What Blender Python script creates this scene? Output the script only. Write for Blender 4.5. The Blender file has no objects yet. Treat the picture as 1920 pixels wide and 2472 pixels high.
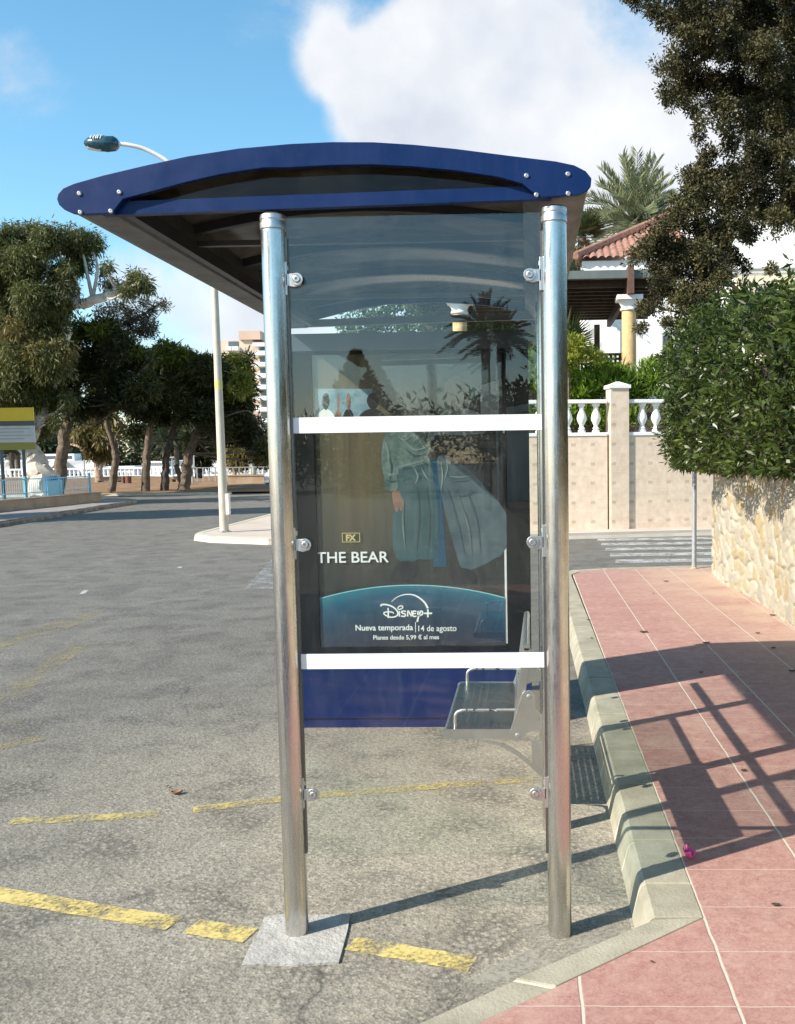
import bpy, bmesh, math, random
import numpy as np
from mathutils import Vector
R_ = math.radians
random.seed(7); rng = np.random.default_rng(11)
S = bpy.context.scene; COL = S.collection

# ------------------------------------------------------------------ camera
YAW, PITCH, ROLL = 0.0288, 0.0892, 0.0137
FPX, PPX, PPY = 2300.0, 1212.0, 1310.57
CAM = np.array([0.8446, -3.2469, 1.685])
cy_, sy_, cp_, sp_ = math.cos(YAW), math.sin(YAW), math.cos(PITCH), math.sin(PITCH)
fw = np.array([-sy_*cp_, cy_*cp_, -sp_]); r0 = np.array([cy_, sy_, 0.0]); d0 = np.cross(fw, r0)
rt = math.cos(ROLL)*r0 + math.sin(ROLL)*d0; dn = -math.sin(ROLL)*r0 + math.cos(ROLL)*d0
from mathutils import Matrix
cd = bpy.data.cameras.new('camera'); cam = bpy.data.objects.new('camera', cd); COL.objects.link(cam)
M = Matrix.Identity(4)
for i in range(3):
    M[i][0] = rt[i]; M[i][1] = -dn[i]; M[i][2] = -fw[i]; M[i][3] = CAM[i]
cam.matrix_world = M
cd.sensor_fit = 'VERTICAL'; cd.sensor_height = 24.0; cd.lens = FPX/2472*24
cd.shift_x = -(PPX-960)/2472; cd.shift_y = (PPY-1236)/2472
cd.clip_start = 0.05; cd.clip_end = 3000
S.camera = cam
def ray(u, v): return fw + rt*((u-PPX)/FPX) + dn*((v-PPY)/FPX)
def at(u, v, y):                      # surveyed direction (photo pixel) at a chosen distance y
    k = ray(u, v); return CAM + k*((y-CAM[1])/k[1])
def gr(u, v, z=0.0):
    k = ray(u, v); return CAM + k*((z-CAM[2])/k[2])

# ------------------------------------------------------------------ world, sun, exposure
SUN = Vector((-1.2, -0.75, 1.0)).normalized()
S.view_settings.view_transform = 'Standard'; S.view_settings.look = 'None'
S.view_settings.exposure = 0.68; S.view_settings.gamma = 1
S.view_settings.use_curve_mapping = False
W = bpy.data.worlds.new('World'); S.world = W; W.use_nodes = True
def build_world():
    nt = W.node_tree; N = nt.nodes; L = nt.links; N.clear()
    out = N.new('ShaderNodeOutputWorld'); bg = N.new('ShaderNodeBackground'); bg2 = N.new('ShaderNodeBackground'); mixs = N.new('ShaderNodeMixShader')
    sky = N.new('ShaderNodeTexSky'); sky.sky_type = 'NISHITA'; sky.sun_disc = False
    sky.sun_elevation = math.asin(SUN.z); sky.sun_rotation = math.atan2(SUN.x, SUN.y)
    sky.air_density = 1.0; sky.dust_density = 0.35; sky.ozone_density = 1.6
    hs = N.new('ShaderNodeHueSaturation'); hs.inputs['Saturation'].default_value = 1.2; hs.inputs['Hue'].default_value = 0.482; hs.inputs['Value'].default_value = 1.0
    L.new(sky.outputs[0], hs.inputs['Color']); L.new(hs.outputs[0], bg.inputs[0]); bg.inputs[1].default_value = 0.148
    tc = N.new('ShaderNodeTexCoord')
    nz = N.new('ShaderNodeTexNoise'); nz.inputs['Scale'].default_value = 6.5; nz.inputs['Detail'].default_value = 11; nz.inputs['Roughness'].default_value = 0.62; nz.inputs['Distortion'].default_value = 0.35
    L.new(tc.outputs['Generated'], nz.inputs['Vector'])
    acc = None
    def blob(u, v, rad, w):
        nonlocal acc
        d = ray(u, v); d = d/np.linalg.norm(d)
        dist = N.new('ShaderNodeVectorMath'); dist.operation = 'DISTANCE'; dist.inputs[1].default_value = tuple(d)
        L.new(tc.outputs['Generated'], dist.inputs[0])
        mr = N.new('ShaderNodeMapRange'); mr.interpolation_type = 'SMOOTHSTEP'
        mr.inputs[1].default_value = 0; mr.inputs[2].default_value = rad/FPX
        mr.inputs[3].default_value = w; mr.inputs[4].default_value = 0
        L.new(dist.outputs['Value'], mr.inputs[0])
        if acc is None: acc = mr.outputs[0]
        else:
            a = N.new('ShaderNodeMath'); a.operation = 'ADD'; L.new(acc, a.inputs[0]); L.new(mr.outputs[0], a.inputs[1]); acc = a.outputs[0]
    for b in [(1010, 130, 380, .55), (1140, 330, 460, .85), (850, 130, 150, .36), (765, 150, 85, .40), (790, 75, 55, .2), (905, -20, 110, -.55), (862, 70, 60, -.28), (735, 300, 95, -.35), (820, 390, 90, -.25), (1060, 40, 120, .2), (1500, 420, 420, .8), (1300, 60, 330, .35), (1750, 250, 420, .35),
              (980, 330, 260, .35), (1480, 130, 150, -.34), (1590, 230, 130, -.34), (1800, 500, 500, .6), (340, 690, 200, .5), (620, 800, 260, .42), (1450, 650, 300, .4), (1900, 600, 500, .5),
              (30, 230, 170, .33), (575, 90, 130, .27), (190, 280, 120, .15), (700, 960, 420, .34), (150, 760, 260, .12), (1150, 800, 500, .25)]: blob(*b)
    a = N.new('ShaderNodeMath'); a.operation = 'MULTIPLY_ADD'; a.inputs[1].default_value = 1.32; L.new(nz.outputs[0], a.inputs[0]); L.new(acc, a.inputs[2])
    mk = N.new('ShaderNodeMapRange'); mk.interpolation_type = 'SMOOTHSTEP'
    mk.inputs[1].default_value = 0.74; mk.inputs[2].default_value = 1.32; mk.inputs[3].default_value = 0; mk.inputs[4].default_value = 0.97
    L.new(a.outputs[0], mk.inputs[0])
    nz2 = N.new('ShaderNodeTexNoise'); nz2.inputs['Scale'].default_value = 9; nz2.inputs['Detail'].default_value = 6
    L.new(tc.outputs['Generated'], nz2.inputs['Vector'])
    cr = N.new('ShaderNodeValToRGB'); cr.color_ramp.elements[0].position = .32; cr.color_ramp.elements[0].color = (.46, .49, .55, 1)
    cr.color_ramp.elements[1].position = .66; cr.color_ramp.elements[1].color = (.66, .665, .67, 1)
    L.new(nz2.outputs[0], cr.inputs[0]); L.new(cr.outputs[0], bg2.inputs[0]); bg2.inputs[1].default_value = 0.99
    L.new(mk.outputs[0], mixs.inputs[0]); L.new(bg.outputs[0], mixs.inputs[1]); L.new(bg2.outputs[0], mixs.inputs[2]); L.new(mixs.outputs[0], out.inputs[0])
build_world()
sd = bpy.data.lights.new('sun', 'SUN'); sd.energy = 4.9; sd.angle = R_(0.55); sd.color = (1.0, 0.93, 0.82)
sun = bpy.data.objects.new('sun', sd); COL.objects.link(sun)
sun.rotation_euler = SUN.to_track_quat('Z', 'Y').to_euler(); sun.location = (-20, -12, 25)

# ------------------------------------------------------------------ materials
MATS = {}
def newmat(name):
    m = bpy.data.materials.new(name); m.use_nodes = True; nt = m.node_tree; nt.nodes.clear()
    o = nt.nodes.new('ShaderNodeOutputMaterial'); return m, nt, nt.nodes, nt.links, o
def ramp(N, stops):
    cr = N.new('ShaderNodeValToRGB'); e = cr.color_ramp.elements
    while len(e) < len(stops): e.new(0.5)
    for i, (p, c) in enumerate(stops): e[i].position = p; e[i].color = (*c, 1)
    return cr
def noise(N, L, vec, scale, detail=5, rough=.55, dist=0.0):
    n = N.new('ShaderNodeTexNoise'); n.inputs['Scale'].default_value = scale; n.inputs['Detail'].default_value = detail
    n.inputs['Roughness'].default_value = rough; n.inputs['Distortion'].default_value = dist
    if vec is not None: L.new(vec, n.inputs['Vector'])
    return n
def mixc(N, L, fac, a, b, mode='MIX'):
    m = N.new('ShaderNodeMix'); m.data_type = 'RGBA'; m.blend_type = mode
    for s, val in ((m.inputs[0], fac), (m.inputs[6], a), (m.inputs[7], b)):
        if isinstance(val, (int, float)): s.default_value = val
        elif isinstance(val, tuple): s.default_value = (*val, 1)
        else: L.new(val, s)
    return m.outputs[2]
def math_(N, L, op, a, b=None, clamp=False):
    m = N.new('ShaderNodeMath'); m.operation = op; m.use_clamp = clamp
    for i, val in enumerate((a, b)):
        if val is None: continue
        if isinstance(val, (int, float)): m.inputs[i].default_value = val
        else: L.new(val, m.inputs[i])
    return m.outputs[0]
def mrange(N, L, x, a, b, c=0., d=1.):
    m = N.new('ShaderNodeMapRange'); m.inputs[1].default_value = a; m.inputs[2].default_value = b; m.inputs[3].default_value = c; m.inputs[4].default_value = d
    L.new(x, m.inputs[0]); return m.outputs[0]
def bump(N, L, h, strength, dist=.01):
    b = N.new('ShaderNodeBump'); b.inputs['Strength'].default_value = strength; b.inputs['Distance'].default_value = dist
    L.new(h, b.inputs['Height']); return b.outputs[0]
def pbsdf(N, L, o, col, rough=.6, metal=0., spec=.5, normal=None):
    p = N.new('ShaderNodeBsdfPrincipled')
    for key, val in (('Base Color', col), ('Roughness', rough), ('Metallic', metal), ('Specular IOR Level', spec)):
        s = p.inputs[key]
        if isinstance(val, tuple): s.default_value = (*val, 1)
        elif isinstance(val, (int, float)): s.default_value = val
        else: L.new(val, s)
    if normal is not None: L.new(normal, p.inputs['Normal'])
    if o: L.new(p.outputs[0], o.inputs[0])
    return p
def mat(name, c1, c2=None, vs=4., rough=.6, metal=0., spec=.5, bs=60., b=0., r2=None):
    if name in MATS: return MATS[name]
    m, nt, N, L, o = newmat(name)
    tc = N.new('ShaderNodeTexCoord').outputs['Object']
    col = c1
    n = noise(N, L, tc, vs, 7, .62)
    if c2 is not None: col = ramp(N, [(.36, c1), (.66, c2)]); L.new(n.outputs[0], col.inputs[0]); col = col.outputs[0]
    rr = rough if r2 is None else mrange(N, L, n.outputs[0], .35, .65, rough, r2)
    nm = bump(N, L, noise(N, L, tc, bs, 4).outputs[0], b) if b else None
    pbsdf(N, L, o, col, rr, metal, spec, nm); MATS[name] = m; return m
def leafmat(name, cols, trans=.25, rough=.5, vs=1.2):
    m, nt, N, L, o = newmat(name)
    tc = N.new('ShaderNodeTexCoord').outputs['Object']
    at_ = N.new('ShaderNodeAttribute'); at_.attribute_name = 'rnd'
    n = noise(N, L, tc, vs, 3)
    f = math_(N, L, 'ADD', math_(N, L, 'MULTIPLY', at_.outputs['Fac'], .55), math_(N, L, 'MULTIPLY', mrange(N, L, n.outputs[0], .3, .7), .45))
    cr = ramp(N, [(i/(len(cols)-1), c) for i, c in enumerate(cols)]); L.new(f, cr.inputs[0])
    p = pbsdf(N, L, None, cr.outputs[0], rough, 0, .35)
    t = N.new('ShaderNodeBsdfTranslucent'); L.new(cr.outputs[0], t.inputs[0])
    mx = N.new('ShaderNodeMixShader'); mx.inputs[0].default_value = trans
    L.new(p.outputs[0], mx.inputs[1]); L.new(t.outputs[0], mx.inputs[2]); L.new(mx.outputs[0], o.inputs[0]); return m
def glassmat(name, tint, ior=1.5, rough=0.0, gloss=(1, 1, 1)):
    m, nt, N, L, o = newmat(name)
    t = N.new('ShaderNodeBsdfTransparent'); t.inputs[0].default_value = (*tint, 1)
    g = N.new('ShaderNodeBsdfGlossy'); g.inputs['Roughness'].default_value = rough; g.inputs[0].default_value = (*gloss, 1)
    ge = N.new('ShaderNodeNewGeometry'); dt = N.new('ShaderNodeVectorMath'); dt.operation = 'DOT_PRODUCT'
    L.new(ge.outputs['Incoming'], dt.inputs[0]); L.new(ge.outputs['Normal'], dt.inputs[1])
    f0 = ((ior-1)/(ior+1))**2; c_ = math_(N, L, 'ABSOLUTE', dt.outputs['Value'])     # Schlick, the same from both sides of a thin sheet
    fr_ = math_(N, L, 'ADD', math_(N, L, 'MULTIPLY', math_(N, L, 'POWER', math_(N, L, 'SUBTRACT', 1.0, c_, True), 5.0), 1-f0), f0, True)
    mx = N.new('ShaderNodeMixShader'); L.new(fr_, mx.inputs[0]); L.new(t.outputs[0], mx.inputs[1]); L.new(g.outputs[0], mx.inputs[2])
    df = N.new('ShaderNodeBsdfDiffuse'); df.inputs[0].default_value = (.55, .54, .5, 1); tco = N.new('ShaderNodeTexCoord').outputs['Object']
    mp = N.new('ShaderNodeMapping'); mp.inputs['Scale'].default_value = (5, 5, 1.2); L.new(tco, mp.inputs[0])
    sm = math_(N, L, 'MULTIPLY', mrange(N, L, noise(N, L, mp.outputs[0], 2.5, 7, .75, 1.).outputs[0], .42, .75, 0, .035), mrange(N, L, noise(N, L, tco, 3, 3).outputs[0], .3, .7, .2, 1))
    spk = mrange(N, L, noise(N, L, tco, 130, 2, .5).outputs[0], .76, .80, 0, .25); sm = math_(N, L, 'ADD', sm, spk, True)
    m2 = N.new('ShaderNodeMixShader'); L.new(sm, m2.inputs[0]); L.new(mx.outputs[0], m2.inputs[1]); L.new(df.outputs[0], m2.inputs[2]); L.new(m2.outputs[0], o.inputs[0]); return m

def asphalt():
    m, nt, N, L, o = newmat('asphalt')
    tc = N.new('ShaderNodeTexCoord').outputs['Object']
    vo = N.new('ShaderNodeTexVoronoi'); vo.inputs['Scale'].default_value = 95; L.new(tc, vo.inputs['Vector'])
    vo2 = N.new('ShaderNodeTexVoronoi'); vo2.inputs['Scale'].default_value = 42; L.new(tc, vo2.inputs['Vector'])
    big = noise(N, L, tc, .35, 6, .6, .6); mid = noise(N, L, tc, 1.6, 7, .66, 1.0); fine = noise(N, L, tc, 30, 4, .7)
    sx = N.new('ShaderNodeSeparateXYZ'); L.new(tc, sx.inputs[0])
    # sandy, sun-bleached bay beside the kerb, greyer carriageway beyond
    vd = N.new('ShaderNodeVectorMath'); vd.operation = 'DISTANCE'; vd.inputs[1].default_value = (0.75, 0.9, 0); L.new(tc, vd.inputs[0])
    near = mrange(N, L, math_(N, L, 'ADD', vd.outputs['Value'], math_(N, L, 'MULTIPLY', mid.outputs[0], 2.6)), 1.55, 4.9, 1, 0)
    grey = ramp(N, [(.3, (.130, .121, .106)), (.5, (.164, .153, .133)), (.72, (.196, .182, .156))]); L.new(mid.outputs[0], grey.inputs[0])
    tan = ramp(N, [(.30, (.235, .212, .172)), (.5, (.33, .298, .238)), (.72, (.43, .385, .305))]); L.new(mid.outputs[0], tan.inputs[0])
    c = mixc(N, L, near, grey.outputs[0], tan.outputs[0])
    # worn strip of ochre dust along the far bay
    g1 = ramp(N, [(0, (.50, .49, .48)), (.3, (.87, .87, .86)), (.6, (1.06, 1.05, 1.03)), (1, (1.55, 1.50, 1.42))])
    cellr = N.new('ShaderNodeSeparateColor'); L.new(vo.outputs['Color'], cellr.inputs[0]); L.new(cellr.outputs[0], g1.inputs[0])
    c = mixc(N, L, .62, c, g1.outputs[0], 'MULTIPLY')
    pits = mrange(N, L, vo2.outputs['Distance'], .30, .62, 0, 1)
    pm = math_(N, L, 'MULTIPLY', pits, mrange(N, L, noise(N, L, tc, 2.3, 4).outputs[0], .48, .62), True)
    c = mixc(N, L, math_(N, L, 'MULTIPLY', pm, .55), c, (.06, .056, .05))
    c = mixc(N, L, mrange(N, L, big.outputs[0], .5, .72, 0, .28), c, (.105, .104, .10))
    # wheel-polished lighter veins and thin cracks
    vein = noise(N, L, tc, .9, 3, .5, 2.2)
    vm = mrange(N, L, math_(N, L, 'ABSOLUTE', math_(N, L, 'SUBTRACT', vein.outputs[0], .5)), 0., .010, .16, 0)
    c = mixc(N, L, vm, c, (.30, .285, .25))
    wv = N.new('ShaderNodeVectorMath'); wv.operation = 'MULTIPLY_ADD'; wv.inputs[1].default_value = (.5, .5, .5); L.new(noise(N, L, tc, 1.3, 5, .7).outputs['Color'], wv.inputs[0]); L.new(tc, wv.inputs[2])
    ve = N.new('ShaderNodeTexVoronoi'); ve.feature = 'DISTANCE_TO_EDGE'; ve.inputs['Scale'].default_value = .55; L.new(wv.outputs[0], ve.inputs['Vector'])
    ck = math_(N, L, 'MULTIPLY', mrange(N, L, ve.outputs['Distance'], .0, .006, 1, 0), mrange(N, L, noise(N, L, tc, .7, 3).outputs[0], .5, .62, 0, .7))
    c = mixc(N, L, ck, c, (.04, .038, .035))
    oil = mrange(N, L, noise(N, L, tc, .9, 4, .6, .3).outputs[0], .60, .72, 0, .45); c = mixc(N, L, oil, c, (.085, .083, .08))
    h = math_(N, L, 'ADD', math_(N, L, 'MULTIPLY', vo.outputs['Distance'], .6), math_(N, L, 'MULTIPLY', vo2.outputs['Distance'], -.9))
    pbsdf(N, L, o, c, .86, 0, .3, bump(N, L, h, .55, .006)); return m
def tilemat():
    m, nt, N, L, o = newmat('red_paving')
    tc = N.new('ShaderNodeTexCoord').outputs['Object']; sx = N.new('ShaderNodeSeparateXYZ'); L.new(tc, sx.inputs[0])
    wob = noise(N, L, tc, 7, 3)
    wv = math_(N, L, 'MULTIPLY', math_(N, L, 'SUBTRACT', wob.outputs[0], .5), .012)
    def line(coord, off, pitch, w):
        a = math_(N, L, 'ADD', math_(N, L, 'SUBTRACT', coord, off), wv)
        q = math_(N, L, 'DIVIDE', a, pitch)
        fr = math_(N, L, 'FRACT', math_(N, L, 'ADD', q, 100.0))
        dd = math_(N, L, 'ABSOLUTE', math_(N, L, 'SUBTRACT', fr, .5))
        return mrange(N, L, dd, .5-w/pitch, .5-w/pitch*.45), math_(N, L, 'FLOOR', math_(N, L, 'ADD', q, 100.0))
    lx, ix = line(sx.outputs[0], .98, .44, .007); ly, iy = line(sx.outputs[1], -.065, .30, .0038)
    cmb = N.new('ShaderNodeCombineXYZ'); L.new(ix, cmb.inputs[0]); L.new(iy, cmb.inputs[1])
    wn = N.new('ShaderNodeTexWhiteNoise'); wn.noise_dimensions = '3D'; L.new(cmb.outputs[0], wn.inputs['Vector'])
    fine = noise(N, L, tc, 62, 6, .85, 1.2); sand = noise(N, L, tc, 1.7, 6, .62)
    mott = noise(N, L, tc, 15, 5, .7)
    c = ramp(N, [(.30, (.20, .105, .092)), (.5, (.39, .205, .172)), (.72, (.58, .385, .315))]); L.new(fine.outputs[0], c.inputs[0])
    col = mixc(N, L, mrange(N, L, wn.outputs[0], 0, 1, 0, .42), c.outputs[0], (.33, .135, .12))
    col = mixc(N, L, mrange(N, L, mott.outputs[0], .40, .66, 0, .38), col, (.54, .375, .30))
    stn = noise(N, L, tc, 3.1, 7, .7, .8)
    col = mixc(N, L, mrange(N, L, stn.outputs[0], .52, .68, 0, .38), col, (.58, .41, .33)); col = mixc(N, L, mrange(N, L, stn.outputs[0], .30, .42, .35, 0), col, (.17, .10, .085))
    # sand washed in towards the wall and the far end
    fx = mrange(N, L, math_(N, L, 'ADD', sx.outputs[0], math_(N, L, 'MULTIPLY', math_(N, L, 'SUBTRACT', sx.outputs[1], 4.0), .10)), 2.2, 3.5, 0, .6)
    col = mixc(N, L, math_(N, L, 'MULTIPLY', fx, mrange(N, L, sand.outputs[0], .3, .55)), col, (.55, .43, .30))
    col = mixc(N, L, lx, col, (.60, .52, .42)); col = mixc(N, L, math_(N, L, 'MULTIPLY', ly, .75), col, (.56, .42, .35))
    crk = math_(N, L, 'MULTIPLY', mrange(N, L, lx, .15, .4, 0, 1), mrange(N, L, lx, .5, .9, 1, 0))
    col = mixc(N, L, math_(N, L, 'MULTIPLY', crk, .55), col, (.16, .10, .085))
    h = math_(N, L, 'SUBTRACT', math_(N, L, 'MULTIPLY', fine.outputs[0], .6), math_(N, L, 'MAXIMUM', lx, ly))
    pbsdf(N, L, o, col, .8, 0, .35, bump(N, L, h, .35, .005)); return m
def paintmat(name, c, wear, fade=.5):
    m, nt, N, L, o = newmat(name)
    tc = N.new('ShaderNodeTexCoord').outputs['Object']
    f = math_(N, L, 'ADD', math_(N, L, 'MULTIPLY', noise(N, L, tc, 55, 4, .75).outputs[0], .6), math_(N, L, 'MULTIPLY', noise(N, L, tc, 4.5, 5, .7).outputs[0], .7))
    al = mrange(N, L, f, wear-.08, wear+.10, 1, 0)
    p = pbsdf(N, L, None, mixc(N, L, noise(N, L, tc, 20, 5, .7).outputs[0], c, tuple(x*fade for x in c)), .75, 0, .3)
    t = N.new('ShaderNodeBsdfTransparent'); mx = N.new('ShaderNodeMixShader')
    L.new(al, mx.inputs[0]); L.new(t.outputs[0], mx.inputs[1]); L.new(p.outputs[0], mx.inputs[2]); L.new(mx.outputs[0], o.inputs[0]); return m
def stonemat():
    m, nt, N, L, o = newmat('rubble_stone')
    tc = N.new('ShaderNodeTexCoord').outputs['Object']
    at_ = N.new('ShaderNodeAttribute'); at_.attribute_name = 'rnd'; ed = N.new('ShaderNodeAttribute'); ed.attribute_name = 'edge'
    cr = ramp(N, [(0, (.33, .24, .11)), (.2, (.36, .31, .22)), (.5, (.41, .37, .29)), (.75, (.30, .27, .215)), (1, (.39, .29, .13))]); L.new(at_.outputs['Fac'], cr.inputs[0])
    n = noise(N, L, tc, 14, 6, .7)
    c = mixc(N, L, mrange(N, L, n.outputs[0], .35, .7, 0, .5), cr.outputs[0], (.43, .385, .30))
    c = mixc(N, L, mrange(N, L, noise(N, L, tc, 33, 5, .7).outputs[0], .6, .75, 0, .5), c, (.30, .25, .17))
    c = mixc(N, L, ed.outputs['Fac'], c, (.41, .365, .28))
    pbsdf(N, L, o, c, .9, 0, .2, bump(N, L, noise(N, L, tc, 45, 6, .7).outputs[0], .6, .01)); return m
def walltile():
    m, nt, N, L, o = newmat('beige_wall_tile')
    tc = N.new('ShaderNodeTexCoord').outputs['Object']; sx = N.new('ShaderNodeSeparateXYZ'); L.new(tc, sx.inputs[0])
    def fr(c, p, off=0.):
        return math_(N, L, 'FRACT', math_(N, L, 'ADD', math_(N, L, 'DIVIDE', c, p), 50.0+off))
    def ln(c, p, w): return mrange(N, L, math_(N, L, 'ABSOLUTE', math_(N, L, 'SUBTRACT', fr(c, p), .5)), .5-w/p, .5-w/p*.5)
    g = math_(N, L, 'MAXIMUM', ln(sx.outputs[0], .208, .006), ln(sx.outputs[2], .137, .006))
    bx = mrange(N, L, math_(N, L, 'ABSOLUTE', math_(N, L, 'SUBTRACT', fr(sx.outputs[0], .416, .3), .5)), .125, .11)
    bz = mrange(N, L, math_(N, L, 'ABSOLUTE', math_(N, L, 'SUBTRACT', fr(sx.outputs[2], .411, .1), .5)), .10, .08)
    n = noise(N, L, tc, 6, 5); n2 = noise(N, L, tc, 40, 3)
    c = ramp(N, [(.35, (.62, .48, .36)), (.65, (.74, .60, .46))]); L.new(n.outputs[0], c.inputs[0])
    col = mixc(N, L, math_(N, L, 'MULTIPLY', math_(N, L, 'MULTIPLY', bx, bz), mrange(N, L, n2.outputs[0], .35, .6, .2, .6)), c.outputs[0], (.30, .22, .15))
    col = mixc(N, L, math_(N, L, 'MULTIPLY', g, .5), col, (.72, .62, .50))
    pbsdf(N, L, o, col, .55, 0, .4); return m
def brushed(name, c, rough, c2=None, bs=240):
    m, nt, N, L, o = newmat(name)
    tc = N.new('ShaderNodeTexCoord'); mp = N.new('ShaderNodeMapping'); mp.inputs['Scale'].default_value = (1, 1, .06); L.new(tc.outputs['Object'], mp.inputs[0])
    n = noise(N, L, mp.outputs[0], bs, 3); w = noise(N, L, tc.outputs['Object'], 9, 6, .65)
    col = mixc(N, L, mrange(N, L, w.outputs[0], .4, .75, 0, .6), c, c2 or tuple(x*.72 for x in c))
    rr = math_(N, L, 'ADD', mrange(N, L, n.outputs[0], .3, .7, -.05, .07), mrange(N, L, w.outputs[0], .35, .7, rough, rough+.12))
    pbsdf(N, L, o, col, rr, 1.0, .5, bump(N, L, n.outputs[0], .06, .002)); return m
M_ASPH = asphalt(); M_TILE = tilemat(); M_STONE = stonemat(); M_WTILE = walltile()
M_STEEL = brushed('brushed_steel', (.66, .64, .61), .19, (.52, .50, .47)); M_STEEL2 = brushed('bright_steel', (.62, .61, .59), .36)
M_ALU = brushed('dull_aluminium', (.20, .19, .18), .42, (.13, .12, .11)); M_BENCH = brushed('bench_steel', (.64, .63, .61), .30)
def enamel():
    m, nt, N, L, o = newmat('blue_enamel'); tc = N.new('ShaderNodeTexCoord').outputs['Object']
    mp = N.new('ShaderNodeMapping'); mp.inputs['Scale'].default_value = (14, 14, 1.5); L.new(tc, mp.inputs[0])
    st = noise(N, L, mp.outputs[0], 2.2, 6, .7); d = noise(N, L, tc, 5, 7, .7); sp = noise(N, L, tc, 160, 3, .8)
    c = ramp(N, [(.35, (.0012, .0165, .080)), (.65, (.0020, .020, .098))]); L.new(d.outputs[0], c.inputs[0])
    col = mixc(N, L, mrange(N, L, st.outputs[0], .5, .72, 0, .06), c.outputs[0], (.10, .12, .17)); col = mixc(N, L, mrange(N, L, sp.outputs[0], .70, .76, 0, .35), col, (.22, .23, .26))
    pbsdf(N, L, o, col, mrange(N, L, d.outputs[0], .35, .65, .34, .52), 0, .22, bump(N, L, noise(N, L, tc, 300, 3).outputs[0], .03)); return m
M_BLUE = enamel()
M_BLUED = mat('blue_panel', (.002, .013, .080), (.004, .018, .098), 2, .42, 0, .25)
M_DARKF = mat('black_frame', (.009, .010, .010), (.014, .015, .015), 3, .3, 0, .12)
M_GREYF = mat('grey_header', (.055, .07, .085), (.075, .09, .105), 3, .4, 0, .4)
M_WHITE = mat('white_film', (.80, .80, .79), (.84, .84, .83), 8, .5)
M_GLASS = glassmat('shelter_glass', (.945, .968, .958), 1.50); M_GLASSP = glassmat('poster_glazing', (.97, .98, .98), 1.45)
M_INFILL = mat('smoked_pane', (.008, .0075, .007), (.03, .026, .022), 6, .06, 0, .16)
M_CONC = mat('kerb_concrete', (.30, .275, .205), (.43, .395, .305), 5, .85, 0, .25, 90, .35)
M_CONCF = mat('kerb_far', (.48, .43, .35), (.58, .53, .44), 2, .85, 0, .25, 50, .3)
M_MORT = mat('mortar', (.62, .56, .46), (.70, .64, .53), 20, .9, 0, .2, 120, .4)
M_FOOT = mat('footing_cement', (.33, .315, .29), (.46, .44, .40), 9, .9, 0, .2, 45, .9)
M_YEL = paintmat('yellow_paint', (.80, .64, .23), .685); M_YELF = paintmat('worn_yellow_paint', (.66, .54, .22), .635); M_YELG = paintmat('ghost_yellow_paint', (.44, .37, .20), .565)
M_WHP = paintmat('white_road_paint', (.60, .59, .56), .68); M_WHF = paintmat('worn_white_paint', (.42, .42, .41), .62)
M_PLASTER = mat('white_plaster', (.78, .77, .74), (.82, .81, .79), 1.5, .85); M_CREAM = mat('cream_plaster', (.66, .55, .40), (.70, .60, .46), 1, .85)
M_TERRA = mat('terracotta', (.25, .12, .09), (.38, .23, .175), 9, .85, 0, .2, 40, .2)
M_WOOD = mat('dark_timber', (.035, .022, .016), (.07, .042, .028), 8, .7); M_PERG = mat('pergola_fascia', (.10, .12, .115), (.13, .15, .14), 3, .6)
M_COLUMN = mat('ochre_stone', (.62, .40, .18), (.72, .50, .26), 10, .85, 0, .2, 38, .6)
M_BARK = mat('brown_bark', (.10, .075, .055), (.20, .16, .125), 5, .95, 0, .1, 12, .9); M_BARKW = mat('pale_gum_bark', (.42, .37, .30), (.70, .66, .58), 2.2, .85, 0, .2, 9, .5)
M_BARKR = mat('peeling_bark', (.26, .14, .08), (.55, .46, .36), 2.5, .9, 0, .2, 9, .5); M_BARKD = mat('dark_bark', (.055, .045, .038), (.12, .10, .085), 5, .95, 0, .1, 12, .9)
M_POLE = mat('lamp_post_paint', (.50, .45, .36), (.60, .55, .45), 2.5, .6, 0, .4, 30, .2); M_GALV = mat('galvanised', (.34, .35, .36), (.44, .45, .46), 12, .5, .5, .5)
M_SOIL = mat('dry_soil', (.20, .115, .06), (.32, .20, .115), .8, .95, 0, .1, 5, .8); M_PAVE = mat('pale_paving', (.46, .39, .33), (.54, .47, .40), 1.2, .9, 0, .2, 20, .2)
M_LEFTP = mat('grey_pink_paving', (.26, .22, .20), (.34, .29, .26), 1.4, .9, 0, .2, 14, .3); M_LOWW = mat('beige_render', (.30, .22, .15), (.40, .31, .22), 1.3, .9, 0, .2, 20, .3)
M_LBLUE = mat('light_blue_paint', (.16, .45, .58), (.22, .52, .64), 2, .5); M_TEAL = mat('teal_plastic', (.01, .045, .07), (.025, .09, .12), 14, .25)
M_LEAFC = leafmat('cypress_leaf', [(.012, .012, .006), (.048, .044, .017), (.098, .086, .03), (.16, .138, .05)], .12, .6, 2.0)
M_LEAFH = leafmat('hedge_leaf', [(.055, .035, .014), (.018, .028, .006), (.048, .074, .014), (.092, .125, .026), (.175, .205, .055)], .24, .34, 2.5)
M_LEAFJ = leafmat('juniper_leaf', [(.05, .09, .008), (.14, .23, .018), (.25, .36, .03)], .3, .55, 2)
M_LEAFE = leafmat('gum_leaf', [(.036, .044, .014), (.11, .122, .036), (.22, .215, .06)], .3, .5, .35); M_LEAFE2 = leafmat('yellow_gum_leaf', [(.07, .06, .02), (.16, .13, .04), (.24, .2, .06)], .3, .5, .5)
M_LEAFP = leafmat('pine_leaf', [(.009, .012, .004), (.034, .040, .010), (.13, .14, .024)], .16, .6, .35)
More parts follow.
